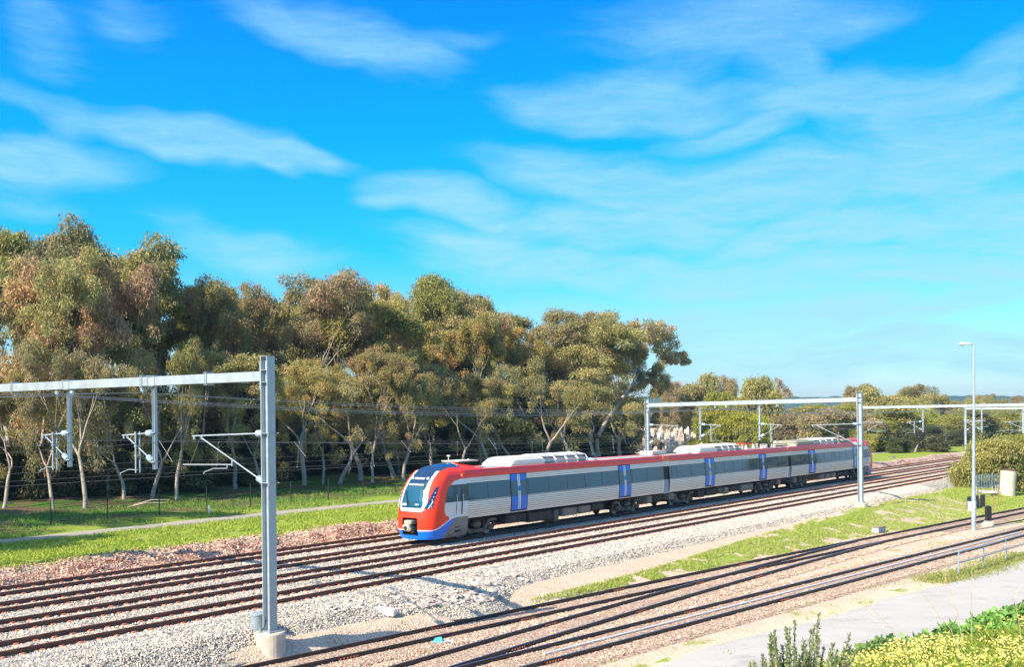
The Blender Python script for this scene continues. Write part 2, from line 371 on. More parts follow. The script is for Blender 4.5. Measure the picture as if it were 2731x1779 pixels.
def leaf_mat(name, tr=.35, rough=.6, sheen=1.0):
    m, t, b = new_mat(name); nt = m.node_tree
    a = t.n('ShaderNodeAttribute', attribute_name='lc').outputs['Color']
    oi = t.n('ShaderNodeObjectInfo').outputs['Random']
    hs = t.n('ShaderNodeHueSaturation', {'Color': a, 'Hue': t.mapr(oi, 0, 1, .484, .516), 'Saturation': t.mapr(oi, 0, 1, .85, 1.12), 'Value': t.mapr(t.math('FRACT', t.math('MULTIPLY', oi, 7.3)), 0, 1, .82, 1.22)}).outputs[0]
    setp(b, t, col=hs, rough=rough, spec=.35)
    tl = t.n('ShaderNodeBsdfTranslucent', {0: t.mix(.35, hs, (.5, .5, .1))}).outputs[0]
    mx = t.n('ShaderNodeMixShader', {0: tr, 1: b.outputs[0], 2: tl})
    nt.links.new(mx.outputs[0], nt.nodes['Material Output'].inputs[0]); return m
M['leaf'] = leaf_mat('leaves')

# ------------------------------------------------------------------ ground, ballast, road, paths
def toe(t): return 30.0 - 1.7 * np.exp(-((np.asarray(t, float) - 37) / 3.2) ** 2)
YARD = dict(E1=(-3.2e-4, -.0853, 30.685), E2=(-1.3e-4, -.1101, 29.827), F1=(-5.5e-4, .02436, 23.963), F2=(-8.7e-4, .05615, 21.658), G1=(-1.2e-4, -.11273, 25.629), G2=(-7e-5, -.11494, 23.995))
def yn(k, t): return np.polyval(YARD[k], t)
YH_ = -1.2
def hball(t, a):
    """top of the ballast near its yard side shoulder"""
    tl = toe(t); x = [tl - 1.1, tl - .45, tl * .5 + 15.0, 30.75 + 0 * tl, 31.35 + 0 * tl]; y = [-1.25, -.80, -.48, -.33, -.20]; h = np.where(a > 31.35, -.2, -1.25)
    for i in range(4): f = (a - x[i]) / (x[i + 1] - x[i]); h = np.where((f >= 0) & (f < 1), y[i] + (y[i + 1] - y[i]) * f, h)
    return h
def build_ground():
    tt = np.concatenate([np.arange(-60, 8, 4), np.arange(8, 150, .45), np.arange(150, 330, 3), np.arange(340, 700, 30)])
    nn = np.concatenate([np.arange(-160, -10, 8), np.arange(-10, 44.9, .4), np.arange(44.9, 49.5, .15), np.arange(49.5, 70, .5), np.arange(70, 130, 2), np.arange(130, 420, 12)])
    T, N = np.meshgrid(tt, nn, indexing='ij'); X = T * S - N * C; Y = T * C + N * S
    A = N - drift(T); h = hground(X, Y); Z = h + zt(X)
    # never let the ground rise over the camera's own bank
    gr = np.zeros_like(A); sa = np.zeros_like(A); rk = np.zeros_like(A); fo = np.zeros_like(A)
    gr += np.clip((A - 47.2) / .9, 0, 1) * .85
    gr *= np.where(A > 59, .95, 1)
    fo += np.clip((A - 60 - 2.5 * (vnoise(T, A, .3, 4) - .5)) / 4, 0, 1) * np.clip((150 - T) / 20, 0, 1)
    gr = np.maximum(gr, np.clip((A - 60) / 3, 0, 1) * .95)
    e1 = yn('E1', T)
    top = 29.6 - 2.2 * np.clip((95 - T) / 45, 0, 1)
    gm = np.clip((top - A) / .8, 0, 1) * np.clip((N - e1 - .25) / .5, 0, 1) * np.clip((T - 40) / 26, 0, 1)
    dry = vnoise(T, A, .16, 21)
    gr = np.maximum(gr, gm * (.92 - .48 * np.clip((dry - .55) / .15, 0, 1)))
    gr = np.maximum(gr, np.clip((T - 98) / 12, 0, 1) * (A < 28.8) * (N > e1 - 4) * .85)
    # sparse weeds in the yard, denser towards its right end
    cem = np.clip((N - 70) / 3, 0, 1) * np.clip((T - 112) / 6, 0, 1); gr = gr * (1 - cem); sa_c = cem
    w = fbm(T, N, .35, 31)
    yard = (A < 28.6) & (N < e1 + 1)
    gr = np.maximum(gr, np.where(yard, np.clip((w - .50) * 3, 0, .5) + np.clip((T - 75) / 60, 0, .22), 0))
    # sandy verge between the near track and the road
    g2 = yn('G2', T)
    sd_ = np.clip((g2 - 1.7 - N) / .8, 0, 1)
    sa = np.maximum(sd_, sa_c * .7); gr = np.where(sd_ > .5, np.clip((fbm(T, N, .8, 44) - .55) * 5, 0, .62) * (N > g2 - 4.2), gr)
    rk = np.exp(-((A - 46.7) / .75) ** 2) * 1.2 * (vnoise(T, A, .5, 12) * .6 + .6); rk = np.clip(rk, 0, 1) * (T < 190)
    gr = gr * (1 - np.clip((1.2 - np.abs(A - 46.6)) * 3, 0, 1))
    far_r = np.clip((g2 - 13 + 3 * vnoise(T, N, .2, 6) - N) / 2, 0, 1); sa = sa * (1 - far_r * (A < 20)); gr = np.maximum(gr, far_r * .9 * (A < 20))
    V = np.stack([X, Y, Z], -1).reshape(-1, 3); F = grid_faces(len(tt), len(nn))
    o = link('ground', mesh_np('ground', V, F, M['ground'], True, attrs=dict(grass=gr.ravel(), sand=sa.ravel(), rock=rk.ravel(), forest=fo.ravel())))
    props(o, 'earth, dry dirt and grass ground around the railway', kind='structure')
    # outer ground to the horizon
    mb = MB(); R_ = [(-6000, -400, -3.2), (6000, -400, 0.2), (6000, 9000, .2), (-6000, 9000, -3.2)]
    mb.add(R_, [[0, 1, 2, 3]], M['farland']); o = mb.obj('outer_ground'); props(o, 'flat green land reaching to the horizon', kind='structure')
M['farland'] = simple('far_scrub', (.075, .10, .035), .95, 0, .4, .02, .1, obj_space=False)
build_ground()

def strip(name, ts, cols, mat, label, noise_amp=0.0, seed=0, off=0.0):
    """sheet following the tracks; cols = list of (a function or number, h function or number or None for ground)"""
    rows = []
    for a, h in cols:
        av = a(ts) if callable(a) else np.full_like(ts, a)
        X, Y = wxy(ts, av)
        hv = hground(X, Y) + off if h is None else (h(ts, av) if callable(h) else np.full_like(ts, h))
        hv = hv + noise_amp * (fbm(ts, av, 1.4, seed) - .5)
        rows.append(np.stack([X, Y, hv + zt(X)], -1))
    V = np.stack(rows, 1).reshape(-1, 3)
    o = link(name, mesh_np(name, V, grid_faces(len(ts), len(cols)), mat, True)); return props(o, label, kind='structure')
tsb = np.concatenate([np.arange(-30, 8, 2.0), np.arange(8, 140, .3), np.arange(140, 320, 2)])
cols = [(lambda t: toe(t) - 1.1, -1.25), (lambda t: toe(t) - .45, -.80), (lambda t: toe(t) * .5 + 15.0, -.48), (30.75, -.33), (31.35, -.20)]
cols += [(a, -.19) for a in np.arange(31.7, 45.4, .35)] + [(45.6, -.22), (46.0, -.30), (46.5, -.75)]
strip('ballast', tsb, cols, M['ballast'], 'pale crushed stone ballast bed under the four main tracks', .13, 5)
tsp = np.arange(-20, 260, 1.0)
strip('path', tsp, [(lambda t: 56.6 + .4 * np.sin(t / 9), -.2), (lambda t: 56.8 + .4 * np.sin(t / 9), None), (57.8, None), (lambda t: 58.6 + .3 * np.sin(t / 7), None), (lambda t: 58.8 + .3 * np.sin(t / 7), -.2)], M['pathgravel'], 'grey gravel service track along the edge of the wood', 0, 3, .04)
def yard_bed(k1, k2, t0, t1, wid, name, label):
    ts = np.arange(t0, t1, .5); n1, n2 = yn(k1, ts), yn(k2, ts); mid = (n1 + n2) / 2; rows = []
    for d, h in ((-wid - .5, -1.62), (-wid, -1.42), (-wid + .4, -1.36), (-.7, -1.345), (0, -1.34), (.7, -1.345), (wid - .4, -1.36), (wid, -1.42), (wid + .5, -1.62)):
        n = mid + d; X = ts * S - n * C; Y = ts * C + n * S
        rows.append(np.stack([X, Y, h + .05 * (fbm(ts, n, 1.3, 7) - .5) + zt(X)], -1))
    V = np.stack(rows, 1).reshape(-1, 3)
    props(link(name, mesh_np(name, V, grid_faces(len(ts), len(rows)), M['redballast'], True)), label, kind='structure')
yard_bed('E1', 'E2', 8, 150, 1.75, 'siding_ballast', 'old reddish ballast under the curving siding')
yard_bed('F1', 'F2', 8, 76, 1.70, 'siding_ballast', 'old reddish ballast under the joining siding')
yard_bed('G1', 'G2', 8, 150, 2.1, 'siding_ballast', 'old reddish ballast under the siding nearest the road')
def build_road():
    far = [(1500, 1900), (1690, 1800), (1760, 1779), (1900, 1722), (2170, 1659), (2383, 1593), (2518, 1560), (2654, 1520), (2731, 1493), (2900, 1440), (3300, 1330)]
    P = [U(u, v, -1.385) for u, v in far]; t = np.array([TN(p.x, p.y)[0] for p in P]); n = np.array([TN(p.x, p.y)[1] for p in P])
    ts = np.arange(t.min(), 220, .5); nf = np.where(ts > t.max(), n[-1] + (ts - t.max()) * (n[-1] - n[-2]) / (t[-1] - t[-2]), np.interp(ts, t, n)) + .25 * (fbm(ts, ts * 0, .5, 2) - .5); rows = []
    for d, dz in ((.15, -.12), (0, 0), (-.6, .02), (-3, .03), (-6, .03), (-9, .0), (-9.3, -.1)):
        nn = nf + d; X = ts * S - nn * C; Y = ts * C + nn * S; rows.append(np.stack([X, Y, -1.385 + dz + zt(X)], -1))
    V = np.stack(rows, 1).reshape(-1, 3)
    props(link('road', mesh_np('road', V, grid_faces(len(ts), len(rows)), M['asphalt'], True)), 'pale worn asphalt road beside the yard', kind='structure')
build_road()

# camera-side embankment (grassy slope with flowers)
BP0 = Vector((3.5, 16.2, 0)); BD = Vector((.82, .572, 0)).normalized(); BN = Vector((-BD.y, BD.x, 0))
def zbank(X, Y):
    e = (X - BP0.x) * BN.x + (Y - BP0.y) * BN.y; q = (X - BP0.x) * BD.x + (Y - BP0.y) * BD.y
    e = e + .5 * (vnoise(q, q * 0, .35, 5) - .5)
    z = 2.95 - .14 * e - np.clip(e, 0, 50) ** 1.1 * .62 + .12 * (fbm(X, Y, .6, 15) - .5) + .0 * q
    return z
def build_bank():
    q = np.arange(-14, 26, .3); e = np.concatenate([np.arange(-14, -.5, .35), np.arange(-.5, 9, .3)])
    Q, E = np.meshgrid(q, e, indexing='ij'); X = BP0.x + BD.x * Q + BN.x * E; Y = BP0.y + BD.y * Q + BN.y * E
    V = np.stack([X, Y, zbank(X, Y)], -1).reshape(-1, 3); n = len(V)
    keep = np.ones(n)
    o = link('embankment', mesh_np('embankment', V, grid_faces(len(q), len(e), True), M['ground'], True, attrs=dict(grass=np.full(n, .97), sand=np.zeros(n), rock=np.zeros(n), forest=np.zeros(n))))
    props(o, 'steep grassy embankment in the near right corner', kind='structure')
build_bank()

# far hills
def build_hills():
    xs = np.linspace(-1500, 2900, 400); rows = []
    prof = 60 + 16 * (fbm(xs, xs * 0, .0022, 3) - .5) + 5 * (vnoise(xs, xs * 0, .02, 6) - .5) + 7 * (vnoise(xs, xs * 0, .09, 9) - .5) * (vnoise(xs, xs * 0, .006, 4))
    prof = prof - 14 * np.clip((-xs) / 600, 0, 1)
    for f, dy in ((0, -500), (.35, -300), (.7, -150), (.92, -60), (1, 0), (.8, 150), (0, 380)):
        rows.append(np.stack([xs, 2650 + dy + 0 * xs, prof * f + (0 if f else -5)], -1))
    V = np.stack(rows, 1).reshape(-1, 3)
    props(link('hills', mesh_np('hills', V, grid_faces(len(xs), len(rows)), M['farland'], True)), 'low wooded hills on the horizon', kind='structure')
build_hills()

# ------------------------------------------------------------------ vegetation
def leaf_cloud(rng, cen, rad, n_per, L, Wd, droop, cols, zs=.8, jitter=.35, shell=.5):
    """many small diamond leaves gathered in clumps"""
    cen = np.asarray(cen); k = len(cen); N = k * n_per
    ci = np.repeat(np.arange(k), n_per)
    d = rng.normal(size=(N, 3)); d /= np.linalg.norm(d, axis=1)[:, None]
    r = (shell + (1 - shell) * rng.random(N)) * (rng.random(N) ** .25)
    P = cen[ci] + d * (r * np.asarray(rad)[ci])[:, None] * np.array([1, 1, zs])
    ld = rng.normal(size=(N, 3)) * (1 - droop) + d * .35 + np.array([0, 0, -1]) * droop * 1.5; ld /= np.linalg.norm(ld, axis=1)[:, None]
    sd_ = np.cross(ld, rng.normal(size=(N, 3))); sd_ /= np.linalg.norm(sd_, axis=1)[:, None] + 1e-9
    l = (L * (1 - jitter + 2 * jitter * rng.random(N)))[:, None]; w = (Wd * (1 - jitter + 2 * jitter * rng.random(N)))[:, None]
    V = np.stack([P, P + ld * l * .5 + sd_ * w * .5, P + ld * l, P + ld * l * .5 - sd_ * w * .5], 1).reshape(-1, 3)
    F = np.arange(N * 4).reshape(-1, 4)
    cols = np.asarray(cols); cc = cols[rng.integers(0, len(cols), k)]
    c = cc[ci] * (1 - .35) + cols[rng.integers(0, len(cols), N)] * .35
    c = c * (.75 + .5 * rng.random(N))[:, None] * (.85 + .3 * rng.random(k))[ci][:, None]
    return V, F, np.repeat(c, 4, axis=0)
def grow(rng, p, d, L, r, lev, mx, tubes, tips, up, spread, kids=(2, 3), shrink=.74, wob=.16):
    pts = [p]; rs = [r]; q = p.copy(); dd = d.copy(); ns = 4 if lev < 2 else 3
    for i in range(ns):
        dd = dd + rng.normal(size=3) * wob + np.array([0, 0, up]); dd /= np.linalg.norm(dd)
        q = q + dd * L / ns; pts.append(q.copy()); rs.append(r * (1 - .38 * (i + 1) / ns))
    tubes.append((pts, rs, lev))
    if lev >= mx: tips.append(q); tips.append((pts[-2] + pts[-1]) / 2 + rng.normal(size=3) * L * .1); return
    if lev == mx - 1: tips.append(q.copy())
    k = rng.integers(kids[0], kids[1] + 1); a0 = rng.random() * 6.28
    for i in range(k):
        a = a0 + 6.283 * i / k + rng.normal() * .35
        u = np.cross(dd, [0, 0, 1.0]); u = u / (np.linalg.norm(u) + 1e-6) if np.linalg.norm(u) > .05 else np.array([1.0, 0, 0]); b = np.cross(dd, u)
        sp = spread * (.6 + .8 * rng.random()); nd = dd + (u * math.cos(a) + b * math.sin(a)) * sp; nd /= np.linalg.norm(nd)
        grow(rng, q, nd, L * shrink * (.8 + .4 * rng.random()), rs[-1] * .72, lev + 1, mx, tubes, tips, up, spread, kids, shrink, wob)
def wood_mesh(name, tubes, mat, minr=.0):
    mb = MB()
    for pts, rs, lev in tubes:
        mb.tube(pts, [max(x, .012) for x in rs], 8 if lev == 0 else 5 if lev < 3 else 3, mat, caps=False)
    return mb.mesh(name, smooth=True)
OLIVE = [(0.397, 0.323, 0.122), (0.324, 0.294, 0.113), (0.51, 0.395, 0.153), (0.268, 0.25, 0.103), (0.464, 0.314, 0.144), (0.251, 0.249, 0.115)]
GREY = [(0.285, 0.283, 0.112), (0.366, 0.333, 0.129), (0.211, 0.225, 0.088), (0.449, 0.374, 0.141), (0.33, 0.283, 0.094)]
RUSTY = [(0.527, 0.272, 0.158), (0.42, 0.264, 0.135), (0.583, 0.327, 0.192), (0.362, 0.26, 0.122), (0.467, 0.304, 0.172)]
GOLD = [(0.383, 0.329, 0.148), (0.297, 0.275, 0.13), (0.23, 0.224, 0.115), (0.406, 0.344, 0.19)]
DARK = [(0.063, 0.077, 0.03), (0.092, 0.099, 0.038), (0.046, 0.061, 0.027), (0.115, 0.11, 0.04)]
PEPPER = [(0.29, 0.284, 0.049), (0.364, 0.333, 0.064), (0.223, 0.235, 0.049), (0.424, 0.363, 0.084)]
FRESH = [(.21, .26, .04), (.28, .32, .06), (.17, .22, .04)]
ORANGE = [(0.379, 0.256, 0.148), (0.323, 0.272, 0.136), (0.263, 0.252, 0.119), (0.428, 0.332, 0.205)]
TREES = {}
def tree_proto(key, seed, H, trunk, mx, spread, up, cols, cl_r, n_per, leaf=(.34, .10), droop=.55, r0=.28, bark='bark', kids=(2, 3), zs=.75, lean=(0, 0), low=0, shrink=.74, trunkcap=True, wob=.16):
    rng = np.random.default_rng(seed); tubes, tips = [], []
    grow(rng, np.array([0, 0, -.4]), np.array([lean[0], lean[1], 1.0]) / math.sqrt(1 + lean[0] ** 2 + lean[1] ** 2), H * trunk, r0, 0, mx, tubes, tips, up, spread, kids, shrink, wob)
    tips = np.array(tips); zmax = tips[:, 2].max()
    sc_ = (H - cl_r * .6) / zmax
    tubes = [([q * np.array([1, 1, sc_]) for q in p], r, l) for p, r, l in tubes]; tips[:, 2] *= sc_
    if low:                                                    # hanging lower foliage
        ex = tips[rng.integers(0, len(tips), low)] * np.array([1.05, 1.05, 1]); ex[:, 2] *= (rng.random(low) * .65 + .25) if H > 12.5 else (rng.random(low) * .85 + .06); tips = np.concatenate([tips, ex])
    V, F, c = leaf_cloud(rng, tips, cl_r * (.6 + .8 * rng.random(len(tips))), n_per, leaf[0], leaf[1], droop, cols, zs)
    wm = wood_mesh('trunk', tubes, M[bark]); cm = mesh_np('crown', V, F, M['leaf'], False, col=c)
    xy = np.abs(V[:, :2]).max(0).mean(); TREES.setdefault(key, []).append((wm, cm, V[:, 2].max(), np.percentile(np.hypot(V[:, 0] - V[:, 0].mean(), V[:, 1] - V[:, 1].mean()), 92), V[:, 0].mean(), V[:, 1].mean()))
for i, s_ in enumerate((11, 23, 37, 41, 53)):
    tree_proto('gum', s_, 20, .30, 5, .48, .10, OLIVE + (GREY if i % 2 else RUSTY[:2]), 1.12, 200, leaf=(.27, .105), low=34)
for s_ in (61, 67): tree_proto('greygum', s_, 20, .26, 5, .50, .10, GREY, 1.35, 190, leaf=(.31, .125), low=34)
for s_ in (71, 73): tree_proto('rusty', s_, 19, .26, 5, .55, .08, RUSTY + OLIVE[:1], 1.35, 190, leaf=(.31, .125), low=26)
for s_ in (75, 76, 77): tree_proto('tallgum', s_, 13, .40, 4, .40, .12, OLIVE + GREY[:2], 1.05, 120, leaf=(.28, .09), low=14, r0=.34)
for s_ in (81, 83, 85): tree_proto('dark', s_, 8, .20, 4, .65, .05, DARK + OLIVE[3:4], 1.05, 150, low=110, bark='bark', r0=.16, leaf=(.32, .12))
for s_ in (91, 93, 95): tree_proto('pepper', s_, 8, .22, 4, .72, .02, PEPPER, 1.1, 190, low=110, droop=.8, r0=.2, leaf=(.34, .10), zs=1.0)
for s_ in (101, 103): tree_proto('round', s_, 9, .26, 4, .62, .05, PEPPER + OLIVE[:3] + FRESH[:1], 1.2, 160, low=100, r0=.2, leaf=(.34, .13), zs=.8)
for s_ in (131, 133): tree_proto('fullgum', s_, 12, .24, 4, .60, .06, OLIVE + RUSTY[:1], 1.25, 165, low=70, r0=.2, leaf=(.31, .12))
for s_ in (111, 113): tree_proto('orange', s_, 8, .24, 4, .66, .05, ORANGE + OLIVE[:2], 1.05, 150, low=80, r0=.16, leaf=(.32, .12))
tree_proto('sparse', 121, 9, .30, 4, .62, .10, ORANGE, .6, 60, low=6, r0=.30)
def place_tree(key, var, X, Y, height, width=None, rz=0.0, label='', cat='tree', group=None, name='tree', sink=0.0, z=None):
    wm, cm, H, R, mx_, my_ = TREES[key][var % len(TREES[key])]
    e = empty(name, (X, Y, (float(zground(X, Y)) if z is None else z) - sink), rz, label, cat, group)
    s_ = height / H; sw = s_ if width is None else width / (2 * R); sw = min(max(sw, s_ * .45), s_ * 2.2)
    e.scale = (sw, sw, s_)
    link('trunk', wm, e); link('crown', cm, e); return e
def tree_px(key, var, u, v, a, wpx=None, rz=0.0, **kw):
    """a tree standing on line a whose top reaches photo pixel (u, v)"""
    t = t_at(u, a); X, Y = wxy(t, a); X, Y = float(X), float(Y); g = float(zground(X, Y))
    h = HC - (v - YH) * Y / FOC - g
    return place_tree(key, var, X, Y, h, None if wpx is None else wpx * Y / FOC, rz, **kw)
rnd = random.Random(5)
ZONES = [(90, 'at the left edge of the photo'), (190, 'behind the left hanging bracket'), (300, 'between the two hanging brackets'), (420, 'behind the second hanging bracket'), (560, 'left of the near cantilever arm'), (690, 'behind the near cantilever arm'), (800, 'behind the near steel post'), (930, 'between the near post and the train'), (1040, 'just left of the train front'), (1160, 'behind the train front'), (1280, 'behind the cab roof bulge'), (1400, 'above the first blue doors'), (1520, 'above the first rooftop unit'), (1640, 'above the second blue doors'), (9999, 'left of the second portal')]
ORD = ['first', 'second', 'third', 'fourth', 'fifth', 'sixth', 'seventh', 'eighth']
ZC = {}
def zone(u, key):
    z = [t for m, t in ZONES if u < m][0]; k = (z, key); ZC[k] = ZC.get(k, 0) + 1
    return ORD[ZC[k] - 1] + ' from the left ' + z
WOOD = 'trees of the wood beyond the tracks'
# skyline trees (photo column, photo top, line, kind, width, description)
sky_trees = [
 (20, 575, 88, 'greygum', 0, 300, 'grey green gum tree at the far left edge of the wood'),
 (95, 578, 84, 'greygum', 1, 260, 'tallest rounded grey green gum at the left end of the wood'),
 (235, 622, 90, 'greygum', 1, 330, 'high domed grey green gum behind the two rust pink crowns'),
 (345, 690, 90, 'greygum', 0, 220, 'gum whose green shoulder slopes down right of the domed crown'),
 (165, 665, 78, 'rusty', 0, 260, 'left one of the two rust pink gum crowns above the overhead beam'),
 (290, 685, 76, 'rusty', 1, 270, 'right one of the two rust pink gum crowns above the overhead beam'),
 (440, 712, 84, 'gum', 1, 230, 'olive gum right of the rust pink crowns, a bare gap beneath it'),
 (545, 722, 82, 'gum', 2, 230, 'golden tipped gum left of the deep notch in the skyline'),
 (640, 745, 86, 'gum', 4, 190, 'olive gum on the left side of the deep notch in the skyline'),
 (800, 708, 80, 'gum', 0, 270, 'tall olive brown gum rising above the near steel post'),
 (895, 735, 84, 'gum', 3, 220, 'olive gum between the near post and the lone tall crown'),
 (985, 745, 80, 'gum', 4, 220, 'olive gum just left of the highest crown above the train'),
 (1125, 708, 90, 'greygum', 0, 210, 'highest grey green crown standing up behind the wood above the train front'),
 (1060, 790, 78, 'gum', 1, 230, 'bright olive gum in front of the highest crown above the train'),
 (1205, 755, 90, 'greygum', 1, 130, 'small blue grey crown leaning right beside the highest crown'),
 (1285, 822, 78, 'gum', 2, 190, 'open olive gum with pale slanting limbs above the first carriage'),
 (1375, 808, 82, 'gum', 0, 220, 'flat topped olive gum over a fan of bare pale limbs'),
 (1490, 826, 84, 'gum', 3, 210, 'olive gum with spreading top left of the last dense crown'),
 (1580, 820, 80, 'gum', 1, 200, 'rounded golden olive gum, highest near the right end of the wood'),
 (1655, 885, 76, 'gum', 4, 170, 'last dense gum crown at the right end of the wood'),
]
for u, v, a, k, var, w, lb in sky_trees:
    tree_px(k, var, u, v, a, w * 1.25, rnd.random() * 6.28, label=lb, cat='tree', group=WOOD, name='gum_tree')
fill = [(390, 735, 95), (495, 745, 96), (600, 765, 97), (700, 800, 92), (750, 760, 93), (850, 745, 90), (940, 765, 92), (1020, 770, 94), (1165, 790, 95), (1240, 815, 92), (1330, 830, 93), (1430, 835, 94), (1535, 842, 92), (1615, 862, 90), (275, 705, 97), (60, 640, 97), (130, 650, 78)]
for i, (u, v, a) in enumerate(fill):
    tree_px('gum', i + 2, u, v, a, 250, rnd.random() * 6.28, label='gum filling the skyline, ' + zone(u, 'f'), cat='tree', group=WOOD, name='gum_tree')
# front row, trunks in view
front = [(10, 1000), (142, 930), (227, 900), (330, 960), (404, 940), (472, 905), (628, 930), (700, 960), (812, 930), (862, 960), (905, 1000), (960, 960), (994, 930), (1050, 935), (1077, 985), (1150, 960), (1225, 1000), (1300, 980), (1370, 1010), (1440, 960), (1520, 1000), (1590, 1010), (1650, 1040)]
wh = ['at the far left edge', 'left of the leftmost hanging bracket', 'right of the leftmost hanging bracket', 'just left of the second hanging bracket', 'behind the second hanging bracket', 'right of the second hanging bracket', 'left of the near steel post', 'directly behind the near steel post', 'just right of the near steel post', 'second right of the near steel post', 'third right of the near steel post', 'fourth right of the near steel post', 'left of the train front', 'nearest the train windscreen', 'behind the train roof bulge', 'above the cab roof', 'above the first pair of blue doors', 'above the first rooftop unit', 'right of the first rooftop unit', 'above the second pair of blue doors', 'above the first carriage end', 'second from the right end', 'beside the left post of the second portal']
for i, (u, v) in enumerate(front):
    a = 69.5 + 4.5 * rnd.random(); t = t_at(u, a)
    tree_px('tallgum' if i % 3 else 'gum', i, u, v - 25 * rnd.random(), a, 190 + 70 * rnd.random(), rnd.random() * 6.28, label='smaller gum with pale bare trunk, ' + wh[i], cat='tree', group='front row gum trees of the wood', name='gum_tree')
back = [(40, 700), (180, 740), (330, 780), (420, 830), (520, 800), (600, 850), (700, 835), (760, 800), (860, 800), (960, 810), (1080, 830), (1180, 850), (1260, 900), (1350, 890), (1450, 900), (1540, 900), (1620, 940)]
for i, (u, v) in enumerate(back):
    tree_px(['gum', 'greygum'][i % 2], i, u, v, 97 + 6 * rnd.random(), 190, rnd.random() * 6.28, label='gum deep inside the wood, ' + zone(u, 'g'), cat='tree', group='gum trees deep inside the wood', name='gum_tree')
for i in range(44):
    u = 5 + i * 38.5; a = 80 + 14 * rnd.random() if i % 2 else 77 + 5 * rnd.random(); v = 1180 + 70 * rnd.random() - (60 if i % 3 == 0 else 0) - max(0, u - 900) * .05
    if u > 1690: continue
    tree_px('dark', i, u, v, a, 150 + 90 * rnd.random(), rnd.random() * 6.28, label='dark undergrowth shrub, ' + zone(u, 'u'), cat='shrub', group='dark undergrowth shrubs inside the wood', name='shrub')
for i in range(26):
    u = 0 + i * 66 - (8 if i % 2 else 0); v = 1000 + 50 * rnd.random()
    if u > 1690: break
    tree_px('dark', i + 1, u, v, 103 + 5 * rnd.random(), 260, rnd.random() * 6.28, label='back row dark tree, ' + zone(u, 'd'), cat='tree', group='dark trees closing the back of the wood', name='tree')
for i, (t, a) in enumerate([(-14, 63), (-6, 68), (1, 62), (8, 66), (14, 61.5), (18, 68), (23, 64.5), (-2, 76), (12, 76)]):
    X, Y = wxy(t, a); place_tree('gum', i, float(X), float(Y), 17 + 3 * rnd.random(), 10, rnd.random() * 6.28, label=ORD[i % 8] + (' front' if i < 7 else ' rear') + ' gum outside the left edge, its shadow lying across the grass', cat='tree', group='gums outside the left edge', name='gum_tree')
# leaning gum at the right end of the wood
rngL = np.random.default_rng(7); tub, tp = [], []
def leaning_gum():
    mb = MB(); tips = []; rng = np.random.default_rng(19)
    def P(u, v, a=74): # point on the vertical plane of line a
        t = t_at(u, a); p = W(t, a, 0); return Vector((p.x, p.y, HC - (v - YH) * p.y / FOC))
    limbs = [([(1596, 1165), (1618, 1120), (1650, 1075), (1690, 1020), (1705, 985)], .30), ([(1690, 1020), (1730, 985), (1790, 960), (1830, 955)], .10), ([(1690, 1020), (1700, 950), (1720, 890), (1735, 860)], .13),
             ([(1650, 1075), (1680, 1040), (1715, 1010), (1732, 1000)], .09), ([(1720, 890), (1700, 850), (1670, 880)], .06), ([(1720, 925), (1760, 900), (1790, 905)], .07), ([(1720, 890), (1760, 875), (1775, 880)], .05), ([(1600, 1240), (1596, 1200), (1596, 1165)], .33)]
    base = P(1596, 1165)
    for pts, r in limbs:
        q = [P(u, v) + Vector(rng.normal(size=3)) * .1 for u, v in pts]; mb.tube(q, [r * (1 - .5 * i / len(q)) for i in range(len(q))], 6, M['bark'], caps=False)
    cl = [(1735, 865, 1.3), (1755, 880, 1.5), (1775, 900, 1.5), (1795, 925, 1.3), (1750, 910, 1.3), (1730, 895, 1.2), (1800, 955, 1.1), (1812, 945, .9), (1816, 956, .7), (1780, 955, .9), (1715, 1000, .9), (1735, 1008, .8), (1690, 870, .9), (1672, 885, .9), (1700, 1030, .5), (1760, 935, 1.2), (1655, 900, 1.0), (1740, 985, .5), (1785, 895, .9), (1715, 1015, .7)]
    cen, rad = [], []
    for u, v, r in cl:
        for k in range(4):
            p = P(u + rng.normal() * 7, v + rng.normal() * 7); p = p + Vector((-C, S, 0)) * max(-1.2, min(1.2, rng.normal())) * .6; cen.append(tuple(p)); rad.append(r * .75)
            mb.tube([P(*min([(pp[0], pp[1]) for l in limbs[:7] for pp in l[0]], key=lambda z: (z[0] - u) ** 2 + (z[1] - v) ** 2)), p], [.045, .015], 3, M['bark'], caps=False)
    Vv, Ff, cc = leaf_cloud(rng, cen, [q * 1.25 for q in rad], 210, .31, .12, .5, OLIVE + GOLD[1:2], .8)
    e = empty('gum_tree', tuple(P(1600, 1240)), 0, 'slender gum leaning out to the right at the end of the wood', 'tree', WOOD)
    inv = Matrix.Translation(-e.location)
    for nm, me in (('trunk', mb.mesh('trunk', smooth=True)), ('crown', mesh_np('crown', Vv, Ff, M['leaf'], False, col=cc))):
        me.transform(inv); link(nm, me, e)
leaning_gum()
